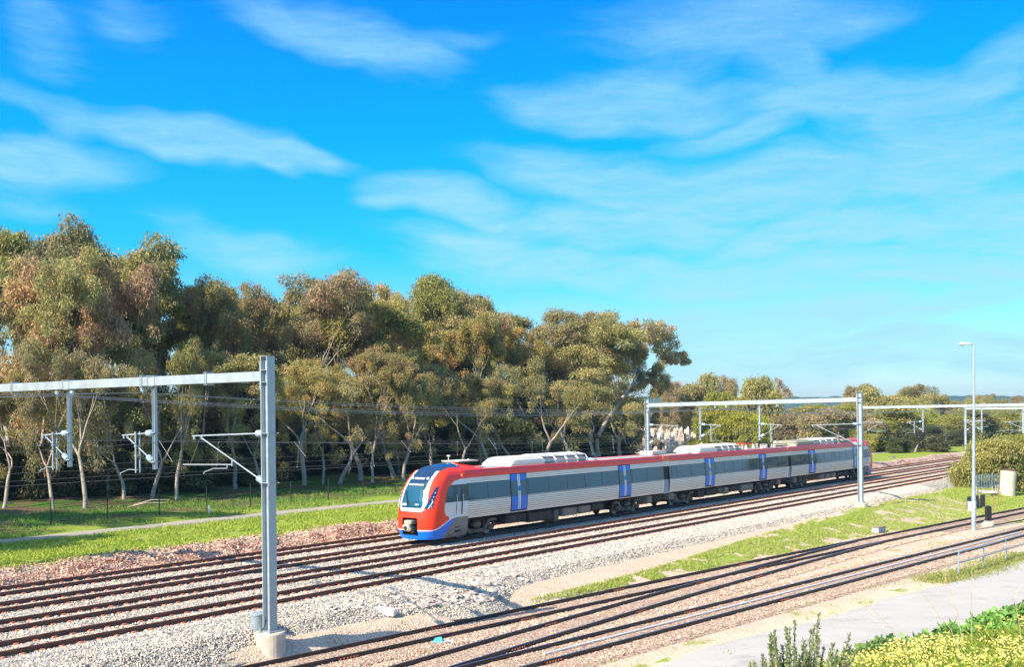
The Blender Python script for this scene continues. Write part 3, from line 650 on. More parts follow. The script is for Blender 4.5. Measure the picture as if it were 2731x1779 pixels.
# trees and shrubs beyond the cemetery and along the right
mid = [
 ('fullgum', 1797, 1013, 120, 75, 'thin brownish gum behind the gravestones'), ('round', 1868, 992, 118, 100, 'tall brown green gum between the portal posts, highest of its clump'), ('pepper', 1909, 1035, 90, 105, 'yellow green drooping tree left of the middle of the second portal'),
 ('fullgum', 1937, 998, 112, 60, 'narrow dark crown between two yellow green trees'), ('pepper', 1994, 994, 92, 130, 'pointed yellow green tree at the middle of the second portal'), ('pepper', 2040, 1022, 96, 70, 'wispy green tree beside the orange bare tree'),
 ('sparse', 2087, 1003, 118, 85, 'sparse orange tree with bare twigs against the hills'), ('orange', 2275, 1024, 110, 80, 'orange brown crown left of the second portal post'), ('orange', 2305, 1019, 108, 80, 'orange topped tree behind the right post of the second portal'),
 ('round', 2334, 1030, 84, 105, 'broad bright green round tree right of the second portal'), ('round', 2392, 1050, 84, 80, 'green tree left of the open domed tree'), ('fullgum', 2439, 1022, 96, 95, 'open domed tree with branches showing beneath it'),
 ('round', 2489, 1045, 88, 75, 'round olive tree right of the open domed tree'), ('round', 2524, 1050, 86, 60, 'brownish round tree left of the lamp post'), ('round', 2572, 1062, 84, 70, 'low green tree just left of the lamp post'),
 ('fullgum', 2618, 1052, 130, 60, 'small dark umbrella shaped tree right of the lamp post'), ('fullgum', 2658, 1048, 140, 40, 'small round rust crown on the skyline far right'), ('pepper', 2668, 1060, 90, 70, 'green rounded tree far right below the rust crown'), ('fullgum', 2711, 1055, 110, 55, 'pointed dark tree at the right edge of the photo'), ('round', 2740, 1070, 84, 60, 'green tree cut by the right edge'),
]
for i, (k, u, v, a, w, lb) in enumerate(mid):
    tree_px(k, i, u, v, a, w * 1.05, rnd.random() * 6.28, label=lb, cat='tree', group='trees beyond the second portal', name='tree')
low = [
 ('pepper', 1915, 1105, 66, 130, 'drooping yellow green tree beside the gravestones'), ('pepper', 1965, 1090, 64, 140, 'broad drooping tree behind the white rooftop unit'), ('pepper', 2030, 1100, 62, 120, 'drooping green tree behind the pantograph'), ('dark', 1760, 1085, 150, 90, 'dark green shrub mass above the gravestones'), ('dark', 1830, 1085, 150, 90, 'dark shrub right of the gravestones top'),
 ('orange', 2110, 1095, 74, 100, 'orange brown shrub beneath the sparse tree'), ('dark', 2165, 1090, 76, 90, 'dark green shrub behind the third carriage'), ('orange', 2205, 1085, 66, 130, 'red brown tree left of the second portal post'), ('orange', 2265, 1095, 64, 110, 'red brown shrub behind the second portal post'),
 ('pepper', 2320, 1130, 60, 110, 'green shrub above the rear cab'), ('round', 2355, 1120, 60, 120, 'grey green shrub right of the rear cab'), ('dark', 2385, 1165, 56, 90, 'low dark shrub touching the end of the train'), ('round', 2420, 1075, 58, 130, 'dense green shrub under the third beam'), ('round', 2480, 1085, 60, 130, 'dense green shrub left of the fourth portal'), ('dark', 2440, 1130, 54, 120, 'dark shrub on the grass edge under the third beam'), ('pepper', 2530, 1100, 62, 120, 'olive shrub behind the fourth portal post'), ('dark', 2560, 1140, 56, 80, 'dark shrub behind the lamp post'), ('dark', 2515, 1150, 54, 100, 'dark low shrub by the far rails'), ('round', 2620, 1085, 62, 120, 'brown green shrub right of the lamp post'), ('pepper', 2690, 1085, 64, 130, 'wide green shrub at the right edge under the beams'), ('round', 2460, 1100, 70, 140, 'green shrub filling behind the third beam'), ('round', 2140, 1075, 90, 120, 'olive tree under the skyline behind the third carriage'), ('round', 2340, 1085, 72, 150, 'green tree mass behind the rear cab'), ('round', 2230, 1075, 92, 140, 'olive tree mass left of the second portal post'), ('dark', 1880, 1110, 120, 100, 'dark shrub deep behind the drooping trees'), ('round', 2580, 1085, 76, 140, 'green mass behind the lamp post'), ('round', 2700, 1080, 80, 150, 'green mass far right')]
for i, (k, u, v, a, w, lb) in enumerate(low):
    tree_px(k, i + 1, u, v, a, w * 1.1, rnd.random() * 6.28, label=lb, cat='shrub' if 'shrub' in lb else 'tree', group='shrubs and low trees along the right hand side', name='shrub' if 'shrub' in lb else 'tree')
# big drooping bush right of the far rails
p = U(2690, 1312, -1.0)
place_tree('pepper', 1, p.x, p.y + 4.2, 5.8, 6.6, 1.0, label='big rounded drooping bush hiding the tracks behind the lamp post', cat='bush', name='bush')
p = U(2770, 1300, -1.0)
place_tree('pepper', 2, p.x, p.y + 4, 6.2, 9, 2.0, label='drooping bush at the right edge behind the palings', cat='bush', name='bush')
# trees on the near side beyond the right edge (their reflections fill the lower carriage windows)
for i, (t, n) in enumerate([(60, -30), (72, -36), (85, -31), (97, -38), (110, -33), (124, -40), (138, -34), (152, -42), (168, -36), (185, -40), (200, -34)]):
    X, Y = t * S - n * C, t * C + n * S
    place_tree(['round', 'orange', 'round'][i % 3], i, X, Y, 4.5 + 3.5 * rnd.random(), 9, rnd.random() * 6, label=ORD[i % 8] + (' nearer' if i < 8 else ' farther') + ' roadside tree outside the right edge, mirrored in the windows', cat='tree', group='roadside trees mirrored in the train', name='tree')

# ------------------------------------------------------------------ railway tracks
RP = [(-.075, -.17), (.075, -.17), (.075, -.152), (.014, -.13), (.012, -.05), (.037, -.035), (.037, 0), (-.037, 0), (-.037, -.035), (-.012, -.05), (-.014, -.13), (-.075, -.152)]
RPI = [4, 5, 6]
def rail_obj(path, parent, mat, shine=False):
    V, F = sweep(path, RP)
    mi = None; mats = [mat]
    if shine:
        mats = [mat, M['shine']]; mi = np.zeros(len(F), int); mi[np.arange(len(F)) % len(RP) == 6] = 1
    return link('rail', mesh_np('rail', V, F, mats, False, mi), parent)
def sleeper_mesh(concrete=True, half=1.22, g=.72):
    mb = MB()
    if concrete:
        mb.box((0, 0, -.235), (.24, half * 2, .13), M['sleeper'], bev=.02)
        for s in (-1, 1):
            for k in (-1, 1):
                mb.box((0, s * g + k * .135, -.150), (.17, .11, .05), M['clip'], bev=.015)
                mb.box((.02 * k, s * g + k * .085, -.142), (.06, .05, .03), M['clip'])
    else:
        mb.box((0, 0, -.235), (.23, half * 2, .12), M['timber'], bev=.02)
        for s in (-1, 1):
            for k in (-1, 1): mb.box((.05 * k, s * g + k * .10, -.160), (.05, .04, .03), M['clip'])
    return mb
def track(label, fl, fr, t0, t1, tv, hr, mat, cat, group, concrete=True, step=.67, shine=False, sl=100, extra_rails=(), joints=()):
    """fl, fr: n(t) of the far and near rail; tv: t where it enters the picture"""
    ts = np.arange(t0, t1, 1.0)
    def pt(t, n, h): X, Y = t * S - n * C, t * C + n * S; return Vector((X, Y, h + float(zt(X))))
    o0 = pt(tv, (float(fl(tv)) + float(fr(tv))) / 2, hr)
    root = empty('railway_track', o0, 0, label, cat, group); inv = -o0
    for f in (fl, fr): rail_obj([pt(t, float(f(t)), hr) + inv for t in ts], root, mat, shine)
    gg = abs(float(fl(tv)) - float(fr(tv))) / 2; sm_b = sleeper_mesh(concrete, 1.22, gg); sm = sm_b.mesh('sleeper')
    rs = random.Random(int(tv * 7)); cnt = 0; rest = MB(); rest.mats = sm_b.mats; bv = np.array(sm_b.v); RV, RF, RM = [], [], []
    sts = list(np.arange(tv - 1, t1, step)) + list(np.arange(tv - 1 - step, t0, -step))
    for i, t in enumerate(sts):
        n = (float(fl(t)) + float(fr(t))) / 2; n2 = (float(fl(t + .5)) + float(fr(t + .5))) / 2
        d = Vector((S - (n2 - n) * 2 * C, C + (n2 - n) * 2 * S, TAU * S)); ang = math.atan2(d.y, d.x) + rs.uniform(-.01, .01); p = pt(t, n, hr - .005 + rs.uniform(-.008, .004)) + inv
        if i < sl:
            s_ = link('sleeper', sm, root); s_.location = p; s_.rotation_euler = (0, 0, ang)
        else:
            ca, sa_ = math.cos(ang), math.sin(ang); R = np.array([[ca, sa_, 0], [-sa_, ca, 0], [0, 0, 1]])
            b = len(bv) * len(RV); RV.append(bv @ R + np.array(tuple(p))); RF += [[b + j for j in f] for f in sm_b.f]; RM += sm_b.m
    if RV:
        o = link('sleepers', mesh_np('sleepers', np.concatenate(RV), RF, sm_b.mats, False, RM), root); o['kind'] = 'stuff'
    if joints:
        for t, f in joints:                                   # fishplates with bolts
            mb = MB(); n = float(f(t)); n2 = float(f(t + .5)); d = Vector((S - (n2 - n) * 2 * C, C + (n2 - n) * 2 * S, 0)).normalized(); nn = Vector((-d.y, d.x, 0)); p = pt(t, n, hr) + inv
            R = Matrix((d, nn, Vector((0, 0, 1)))).transposed()
            for s in (-1, 1):
                mb.box(p + nn * s * .035 + Vector((0, 0, -.09)), (.95, .03, .075), M['rustb'], R)
                for k in (-.35, -.2, -.05, .1, .25, .38): mb.box(p + nn * s * .06 + d * k + Vector((0, 0, -.09)), (.045, .04, .045), M['clip'], R)
            mb.obj('fishplate', parent=root)
    return root
M['rustb'] = simple('rusty_fishplate', (.15, .065, .045), .8, 0, .3, 3)
def LN(a): return lambda t: a + drift(t)
R1 = [44.9, 43.42, 41.05, 39.62, 37.32, 35.85, 33.62, 32.12]
GT = 'main line tracks'
track('farthest main track, next to the earth cutting', LN(R1[0]), LN(R1[1]), -4, 300, 21, 0, M['rust'], 'track', GT)
track('main track that the train stands on', LN(R1[2]), LN(R1[3]), -4, 300, 18, 0, M['rust'], 'track', GT)
track('main track just in front of the train', LN(R1[4]), LN(R1[5]), -4, 300, 15, 0, M['rust'], 'track', GT)
track('nearest main track, beside the steel posts', LN(R1[6]), LN(R1[7]), -4, 300, 13, 0, M['rust'], 'track', GT)
GY = 'old siding tracks in the yard'
YL = lambda k: (lambda t: yn(k, t))
track('dark siding curving along the foot of the grass strip', YL('E1'), YL('E2'), 8, 150, 24, YH_, M['darkrail'], 'track', GY, False, .68, False, joints=((33.5, YL('E1')), (45.5, YL('E1')), (37, YL('E2')), (27.6, YL('E2')), (57, YL('E1')), (56, YL('E2')), (66.5, YL('E2'))))
track('dark siding that joins the grass side siding at a switch', YL('F1'), YL('F2'), 8, 71.5, 26, YH_ + .004, M['darkrail'], 'track', GY, False, .68, True, joints=((36.5, YL('F1')), (49.5, YL('F1')), (32, YL('F2')), (41, YL('F2')), (53, YL('F2'))))
track('dark siding nearest the road with a white pipe between its rails', YL('G1'), YL('G2'), 8, 150, 26, YH_, M['darkrail'], 'track', GY, False, .68, True, joints=((42, YL('G1')), (47, YL('G2')), (31, YL('G2'))))

# loose stones on the ballast: uncountable
def stones(name, label, n, fpos, size, cols, seed):
    rng = np.random.default_rng(seed); X, Y, Z = fpos(rng, n); n = len(X)
    base = np.array([(1, 0, 0), (-1, 0, 0), (0, 1, 0), (0, -1, 0), (0, 0, 1), (0, 0, -1)], float)
    F0 = np.array([(0, 2, 4), (2, 1, 4), (1, 3, 4), (3, 0, 4), (2, 0, 5), (1, 2, 5), (3, 1, 5), (0, 3, 5)])
    sz = size * (.55 + .8 * rng.random((n, 1, 1))) * np.array([1, .75, .62]) * (.75 + .5 * rng.random((n, 6, 3)))
    q = rng.normal(size=(n, 4)); q /= np.linalg.norm(q, axis=1)[:, None]; w, x, y, z = q.T
    R = np.stack([np.stack([1 - 2 * (y * y + z * z), 2 * (x * y - z * w), 2 * (x * z + y * w)], -1), np.stack([2 * (x * y + z * w), 1 - 2 * (x * x + z * z), 2 * (y * z - x * w)], -1), np.stack([2 * (x * z - y * w), 2 * (y * z + x * w), 1 - 2 * (x * x + y * y)], -1)], 1)
    V = np.einsum('nij,nkj->nki', R, base[None] * sz) + np.stack([X, Y, Z], -1)[:, None, :]
    F = (F0[None] + np.arange(n)[:, None, None] * 6).reshape(-1, 3); cols = np.array(cols)
    c = cols[rng.integers(0, len(cols), n)] * (.8 + .4 * rng.random(n))[:, None]
    o = link(name, mesh_np(name, V.reshape(-1, 3), F, M['stone'], False, col=np.repeat(c, 6, 0))); return props(o, label, kind='stuff')
m_, t_, b_ = new_mat('loose_stone'); setp(b_, t_, col=t_.n('ShaderNodeAttribute', attribute_name='lc').outputs['Color'], rough=.9, spec=.2); M['stone'] = m_
SC = [(.62, .555, .465), (.48, .43, .37), (.68, .59, .475), (.36, .34, .32), (.24, .235, .235), (.62, .50, .39), (.74, .67, .56)]
def fb(rng, n):
    t = 9 + 105 * rng.random(n) ** 1.35; a = np.where(rng.random(n) < .45, 29.4 + 2.2 * rng.random(n), 30.6 + 15.4 * rng.random(n)); a = np.where(a < 30.8, a - (30.3 - toe(t)) * (30.8 - a) / 1.4, a)
    X, Y = wxy(t, a); tl = toe(t)
    h = np.interp(a, [31.0, 31.35, 45.6, 46.3], [-.26, -.2, -.2, -.45]); h = np.where(a < 31.35, hball(t, a), h)
    near = np.zeros(n, bool)
    for r in R1: near |= np.abs(a - r) < .13
    k = ~near; return X[k], Y[k], (h + zt(X) + .02)[k]
stones('loose_ballast', 'loose crushed stones lying over the ballast', 230000, fb, .050, SC, 4)
def fy(rng, n):
    t = 10 + 70 * rng.random(n) ** 1.3; kk = rng.integers(0, 3, n); nn = np.zeros(n)
    for i, (a, b) in enumerate((('E1', 'E2'), ('F1', 'F2'), ('G1', 'G2'))): nn = np.where(kk == i, (yn(a, t) + yn(b, t)) / 2 + (rng.random(n) * 2 - 1) * 1.9, nn)
    X, Y = t * S - nn * C, t * C + nn * S; return X, Y, -1.365 + zt(X)
stones('loose_yard_stones', 'loose reddish stones between the siding rails', 90000, fy, .048, [(.58, .42, .32), (.45, .29, .22), (.66, .54, .42), (.36, .24, .19), (.60, .47, .36)], 8)
def fbank(rng, n):
    t = 8 + 120 * rng.random(n) ** 1.3; a = 46.3 + rng.normal(size=n) * .75 + .3; X, Y = wxy(t, a); return X, Y, zground(X, Y) + .01
stones('cutting_rubble', 'loose earth clods and stones on the cut bank', 26000, fbank, .07, [(.60, .40, .29), (.44, .24, .17), (.70, .54, .42), (.34, .18, .13)], 9)
# big rubble stones at the foot of the ballast
def rubble():
    rng = np.random.default_rng(3); mbs = []
    for k in range(4):
        bm_v = []; mb = MB(); n = 7; ph = rng.random() * 6
        rings = [(-.45, .55), (-.1, 1.0), (.25, .9), (.5, .5)]; V = []
        for z, r in rings:
            for j in range(n): a = ph + 6.283 * j / n; rr = r * (.75 + .5 * rng.random()); V.append((rr * math.cos(a), rr * .7 * math.sin(a), z * (.8 + .4 * rng.random()) * .6))
        F = [[i * n + j, i * n + (j + 1) % n, (i + 1) * n + (j + 1) % n, (i + 1) * n + j] for i in range(3) for j in range(n)] + [list(range(n))[::-1], list(range(3 * n, 4 * n))]
        mb.add(V, F, M['rock']); mbs.append(mb.mesh('rubble_stone'))
    rs = random.Random(4)
    for i in range(190):
        t = 36.8 + rs.gauss(0, 2.6); a = float(toe(t)) - .5 + abs(rs.gauss(0, .95)); X, Y = wxy(t, a); X, Y = float(X), float(Y)
        o = link('rubble_stone', rs.choice(mbs)); s_ = rs.uniform(.09, .24) * (1.15 if rs.random() < .3 else 1); o.scale = (s_, s_, s_)
        hb = float(hball(np.array(t), np.array(a))); o.location = (X, Y, float(hb + zt(X)) + s_ * .1); o.rotation_euler = (rs.uniform(-.5, .5), rs.uniform(-.5, .5), rs.uniform(0, 6.3))
        props(o, 'grey rubble stone in the heap at the foot of the ballast, by the overhead shadow', 'stone', 'rubble stones in the heap by the shadow')
rubble()

# ------------------------------------------------------------------ overhead line portals
def basis(t, a, h=0.0, curved=True):
    """world matrix with x along the track, y across (left), z up"""
    p = W(t, a, h, curved); dn = float(drift(t + 1) - drift(t)) if curved else 0
    x = Vector((S - dn * C, C + dn * S, TAU * S)).normalized(); y = Vector((-x.y, x.x, 0)).normalized(); y = Vector((y.x, y.y, TAU * y.x)).normalized(); z = x.cross(y)
    return Matrix.Translation(p) @ Matrix((x, y, z)).transposed().to_4x4()
def hsec(mb, c, w, d, z0, z1, th, m):
    """H-section post: flanges face across the track"""
    x, y = c
    mb.box((x, y + d / 2 - th / 2, (z0 + z1) / 2), (w, th, z1 - z0), m); mb.box((x, y - d / 2 + th / 2, (z0 + z1) / 2), (w, th, z1 - z0), m)
    mb.box((x + .002, y, (z0 + z1) / 2), (th * .6, d - 2 * th - .002, z1 - z0 - .006), m)
def insulator(parent, p0, p1, sc_=1.0):
    mb = MB(); p0, p1 = Vector(p0), Vector(p1); d = (p1 - p0); L = d.length; prof = [(0, .03), (L * .10, .035)]; sc_ = sc_ * 1.25
    n = 8
    for i in range(n):
        a = L * (.14 + .68 * i / n); prof += [(a, .07), (a + L * .02, .095 * sc_), (a + L * .05, .098 * sc_), (a + L * .065, .055)]
    prof += [(L * .84, .06), (L * .86, .05), (L, .022)]
    mb.lathe(p0, d, prof, 10, M['insul']); return mb.obj('insulator', parent=parent, smooth=True)
def cantilever(root, y0, sgn, zt_, zb, reach, kind, xo=0.0):
    """y0: y of the fixing face; sgn: direction of the arm across; top and bottom fixing heights"""
    g = M['galv']; e = MB(); il = .42
    top0 = Vector((xo, y0, zt_)); tip = Vector((xo, y0 + sgn * reach, zt_ - .10))
    bot0 = Vector((xo, y0, zb)); 
    dT = (tip - top0).normalized(); e.tube([top0 + dT * il, tip], .028, 7, g)
    hook = tip - dT * (.30 if kind == 'long' else .36)
    if kind == 'long': hook = tip - dT * .55
    dB = (hook + Vector((0, 0, -.10)) - bot0).normalized(); LB = (hook - bot0).length
    e.tube([bot0 + dB * il, bot0 + dB * (LB - .02)], .026, 7, g)
    for q in (tip - dT * .12, hook): e.box(q + Vector((0, 0, -.06)), (.06, .06, .15), M['galvd'])
    wirepts = []
    if kind == 'long':
        j = bot0 + dB * (LB * .50); r1 = Vector((xo, j.y, j.z - .06)); r2 = Vector((xo, y0 + sgn * (reach + .55), zb + .62 - .05))
        r1.z = r2.z + .04
        e.tube([r1, r2], .022, 6, g); e.box(r1 + Vector((0, 0, .05)), (.05, .05, .2), M['galvd'])
        s1 = r1 + Vector((0, sgn * .28, -.14)); e.tube([r1 + Vector((0, sgn * .28, 0)), s1], .02, 6, g)
        s2 = s1 + Vector((0, sgn * .75, -.02)); s3 = s2 + Vector((0, sgn * .55, -.14)); e.tube([s1, s2, s3], .015, 6, g); e.tube([s3, s3 + Vector((0, 0, -.08))], .018, 5, g)
        e.tube([tip - dT * .5, r2 + Vector((0, -sgn * .4, 0))], .007, 4, M['wire'])
        ms, ct = tip - dT * .45 + Vector((0, 0, -.14)), s3 + Vector((0, 0, -.09))
    else:
        py = y0 + sgn * .98
        for dx in (-.095, .095): e.box((xo + dx, py, zb + .36), (.045, .045, 1.62), g)
        for zz in (zt_ - .04, zb + .22, zb + .60): e.box((xo, py, zz), (.26, .12, .05), M['galvd'])
        s1 = Vector((xo, py + sgn * .03, zb - .34)); s2 = s1 + Vector((0, sgn * .55, .01)); s3 = s2 + Vector((0, sgn * .55, -.15)); e.tube([s1, s2, s3], .015, 6, g); e.tube([s3, s3 + Vector((0, 0, -.08))], .018, 5, g)
        ms, ct = tip - dT * .10 + Vector((0, 0, -.16)), s3 + Vector((0, 0, -.09))
    o = e.obj('cantilever', parent=root); insulator(o, top0, top0 + dT * (il + .03)); insulator(o, bot0, bot0 + dB * (il + .03))
    return ms, ct
def portal(label, t, aR, aL, zb_, ztop, drops, base_h, rightcant=True, leftcant=3.0, pan=True, side=1, pier=True, zl=None, gbase=None):
    Mx = basis(t, (aR), 0.0, False); root = empty('overhead_portal', Mx.translation, 0, label, 'overhead line portal', 'overhead line portals across the main tracks')
    root.rotation_euler = Mx.to_euler(); g = M['galv']; span = aL - aR; zl = zb_ if zl is None else zl; out = []
    def zat(y): return zb_ + (zl - zb_) * y / span
    for y, nm in ((0, 'R'), (span, 'L')):
        mb = MB(); top = ztop + zat(y) - zb_; hsec(mb, (0, y), .36, .36, base_h + .30, top, .035, g)
        mb.box((0, y, top + .004), (.37, .37, .012), g)
        s = 1 if nm == 'R' else -1
        mb.box((0, y + s * .205, zat(y)), (.34, .045, .98), g)
        for zz in (-.21, .21): mb.box((0, y, zat(y) + zz), (.34, .285, .02), M['galvd'])
        for zz in (-.42, -.3, .3, .42):
            for xx in (-.12, .12): mb.box((xx, y + s * .17, zat(y) + zz), (.04, .05, .04), M['galvd'])
        mb.box((0, y, base_h + .28), (.62, .62, .04), g)
        for xx in (-.24, .24):
            for yy in (-.24, .24): mb.box((xx, y + yy, base_h + .34), (.04, .04, .12), g)
        mb.obj('post', parent=root)
        if pier:
            mb = MB(); mb.lathe((0, y, base_h - .9), (0, 0, 1), [(0, .54), (1.1, .54), (1.15, .51), (1.158, .001)], 28, M['concrete']); mb.obj('concrete_foot', parent=root)
    mb = MB(); y0, y1 = .235, span - .235; A = [(-.15, -.17), (.15, -.17), (.15, .17), (-.15, .17)]
    V = [(x, y, zat(y) + z) for y in (y0, y1) for x, z in A]; mb.add(V, [[0, 1, 5, 4], [1, 2, 6, 5], [2, 3, 7, 6], [3, 0, 4, 7], [3, 2, 1, 0], [4, 5, 6, 7]], g)
    bm = mb.obj('beam', parent=root)
    for y in [span * .16, span * .355, span * .82]:
        mb = MB(); mb.box((0, y - .05, zat(y)), (.36, .035, .50), M['galvd']); mb.box((0, y + .05, zat(y)), (.36, .035, .50), M['galvd']); mb.box((0, y, zat(y)), (.33, .07, .36), g); mb.obj('splice_plate', parent=bm)
    for y in drops:
        d_, s_ = (y if isinstance(y, tuple) else (y, side)); mb = MB(); yy = d_
        zd = zb_ - 3.42
        hsec(mb, (0, yy), .135, .15, zd, zat(yy) - .18, .014, g)
        mb.box((0, yy, zat(yy) - .19), (.36, .34, .02), M['galvd'])
        for q in (-.22, .22): mb.box((0, yy + q, zat(yy) + .01), (.34, .02, .42), M['galvd'])
        mb.box((0, yy, zat(yy) + .19), (.36, .5, .02), M['galvd'])
        for zz in (zd + .30, zd + 1.42): mb.box((0, yy, zz), (.24, .23, .035), M['galvd'])
        mb.obj('drop_post', parent=root)
        out.append(cantilever(root, yy + s_ * .11, s_, zd + 1.42, zd + .30, 1.98, 'short'))
    zc = zb_ - 2.02
    if rightcant: out.append(cantilever(root, .20, 1, zc, zc - 1.75, 3.95, 'long'))
    if leftcant: out.append(cantilever(root, span - .20, -1, zc, zc - 1.75, leftcant, 'long'))
    if rightcant:
        mb = MB()
        for zz in (zc, zc - 1.75): mb.box((0, 0, zz), (.40, .43, .022), M['galvd']); mb.tube([(-.22, -.2, zz), (-.22, -.30, zz)], .02, 5, M['galvd']); mb.tube([(.22, -.2, zz), (.22, -.30, zz)], .02, 5, M['galvd'])
        mb.obj('clamp', parent=root)
    feeders = []
    for y in [span * .36, span * .60, span * .655]:
        mb = MB(); q = (0, y, zat(y) - .19); mb.lathe(q, (0, 0, -1), [(0, .03), (.06, .03), (.07, .10), (.10, .11), (.12, .05), (.15, .09), (.18, .095), (.20, .03), (.26, .02)], 10, M['insul']); feeders.append(Vector((0, y, zat(y) - .44))); mb.obj('feeder_insulator', parent=root)
    W_ = Mx
    return [(W_ @ m, W_ @ c) for m, c in out], [W_ @ f for f in feeders]
p1 = portal('nearest portal, its tall steel post standing in the left foreground', 26.3, 29.2, 49.0, 8.58, 9.27, [(6.4, 1), (12.1, 1)], -.70, leftcant=1.3)
p2 = portal('second portal, standing over the second and third carriages', 90.6, 28.85, 48.8, 8.27, 8.9, [(8.85, -1), (14.55, -1)], -.60, zl=8.10)
p3 = portal('third portal, its left post just behind the second portal', 146.5, 24.5, 46.9, 8.05, 8.75, [(6.8, 1), (14.0, 1)], -1.0, zl=7.95)
p4 = portal('fourth portal, left post beside the far rails left of the lamp post', 202, 22.0, 45.9, 7.85, 8.45, [(6.8, -1), (13.6, -1)], -1.0)
p5 = portal('fifth portal, farthest, its left post at the right edge', 243, 19.5, 44.0, 7.6, 8.2, [(6.8, 1), (13.6, 1)], -1.0)

def key(p): return -TN(p[0].x, p[0].y)[1]
rows = [sorted(p[0], key=key) for p in (p1, p2, p3, p4, p5)]
frow = [p[1] for p in (p1, p2, p3, p4, p5)]
def sagpts(a, b, sag, n=14): return [a.lerp(b, i / n) - Vector((0, 0, 4 * sag * (i / n) * (1 - i / n))) for i in range(n + 1)]
nm = ['leftmost, over the far track', 'above the train roof', 'over the track just in front of the train', 'rightmost, over the nearest main track']
for k in range(4):
    root = empty('overhead_wire', rows[0][k][0], 0, 'catenary wire pair with droppers, ' + nm[k], 'overhead wire', 'catenary wires above the main tracks'); inv = -rows[0][k][0]
    ms = [r[k][0] for r in rows]; ct = [r[k][1] for r in rows]
    d0 = Vector((S, C, TAU * S)) * -60
    ms = [ms[0] + d0] + ms; ct = [ct[0] + d0] + ct; A, B = MB(), MB(); drp = []
    for i in range(len(ms) - 1):
        L = (ms[i + 1] - ms[i]).length; sm_ = sagpts(ms[i], ms[i + 1], .62 * (L / 62) ** 2); sc2 = sagpts(ct[i], ct[i + 1], .03)
        A.tube([p + inv for p in sm_], .0095 if i < 2 else .014, 4, M['wire']); B.tube([p + inv for p in sc2], .0095 if i < 2 else .014, 4, M['wire'])
        if i < 3: drp += [(sm_[j], sc2[j]) for j in (2, 4, 6, 8, 10, 12)]
    A.obj('messenger_wire', parent=root); B.obj('contact_wire', parent=root)
    for a, b in drp:
        q = MB(); q.tube([a + inv, b + inv], .007, 3, M['wireal']); q.box((a + inv), (.03, .03, .10), M['wireal']); q.box((b + inv), (.03, .03, .08), M['wireal']); q.obj('dropper', parent=root)
fn = ['pair of feeder cables under the right part of the beams', 'pair of feeder cables under the middle of the beams', 'pair of feeder cables under the left part of the beams']
for k in range(3):
    root = empty('feeder_cable', frow[0][k], 0, fn[k], 'feeder cable', 'feeder cables under the beams'); inv = -frow[0][k]
    ps = [r[k] for r in frow]; ps = [ps[0] + Vector((S, C, 0)) * -60 + Vector((0, 0, 0))] + ps
    for off in (-.16, .16):
        q = MB()
        for i in range(len(ps) - 1):
            L = (ps[i + 1] - ps[i]).length; o_ = Vector((-C, S, 0)) * off; sp = sagpts(ps[i] + o_, ps[i + 1] + o_, (.52 + .08 * k + off * .3) * (L / 62) ** 2); q.tube([p + inv for p in sp], .0095 if i < 2 else .014, 4, M['wireal'])
        q.obj('cable', parent=root)
# grey drum and cables on the near post
Mb = basis(26.3, 29.2, -.85, False)
r_ = empty('cable_drum', Mb @ Vector((.15, .80, .0)), 0, 'grey lidded steel bin behind the foot of the nearest post', 'bin')
q = MB(); q.lathe((0, 0, .1), (0, 0, 1), [(0, .20), (.12, .235), (.78, .26), (.80, .26)], 22, M['galvd']); q.obj('drum', parent=r_, smooth=False)
q = MB(); q.lathe((0, 0, .905), (0, 0, 1), [(0, .285), (.05, .285), (.07, .24), (.075, .001)], 22, M['galv']); q.obj('lid', parent=r_)
for i, dx in enumerate((0, .09)):
    q = MB(); pts = [Mb @ Vector(v) for v in ((-.20, -.02 - dx * .3, .95 - dx), (-.22, .02, .62), (-.34, .10 + dx, .36), (-.46, .16 - dx, .28), (-.515, .16 - dx * 1.5, .12), (-.52, .16 - dx * 1.5, -.3))]
    sm_ = []
    for j in range(len(pts) - 1): sm_ += [pts[j].lerp(pts[j + 1], k / 3) for k in range(3)]
    q.tube(sm_ + [pts[-1]], .014, 6, M['black']); o = q.obj('earth_cable'); props(o, ('left' if i == 0 else 'right') + ' one of two black cables running down the concrete foot', 'cable', 'black cables on the concrete foot')

# ------------------------------------------------------------------ the train
def ribbed():
    m, t, b = new_mat('stainless_side'); o = objc(t)
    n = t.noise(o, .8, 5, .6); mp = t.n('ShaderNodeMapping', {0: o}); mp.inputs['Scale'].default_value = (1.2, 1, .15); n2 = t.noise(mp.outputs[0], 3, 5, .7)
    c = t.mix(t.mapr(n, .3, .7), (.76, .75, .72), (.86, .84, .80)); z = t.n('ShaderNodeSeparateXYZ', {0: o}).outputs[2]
    gr = t.math('MULTIPLY', t.mapr(z, 2.1, 1.2), t.mapr(n2, .3, .75, .6, 1))  # lower side tinted tan: ground bounce light painted into the colour, plus dust
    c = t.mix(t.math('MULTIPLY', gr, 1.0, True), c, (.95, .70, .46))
    setp(b, t, col=c, rough=.34, metal=.15, spec=.5); return m
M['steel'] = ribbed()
M['groove'] = simple('side_groove', (.46, .42, .37), .6, .2, .1, 2)
M['plain'] = simple('satin_steel', (.62, .64, .66), .34, .55, .06, 1.5)
M['red'] = simple('red_paint', (.92, .045, .012), .36, 0, .05, 1.0, coat=.08)
M['blue'] = simple('blue_paint', (.0, .17, .72), .34, 0, .08, 1.2, coat=.05)
M['lblue'] = simple('light_blue_paint', (.02, .28, .66), .4, 0, .1, 3)
M['silverp'] = simple('silver_paint', (.62, .66, .72), .32, .3, .04, 1)
M['whitep'] = simple('white_stripe', (.80, .80, .80), .4, 0, .04, 1)
M['roof'] = simple('grey_roof', (.40, .385, .36), .75, 0, .15, 1.5, grime=(.26, .24, .21))
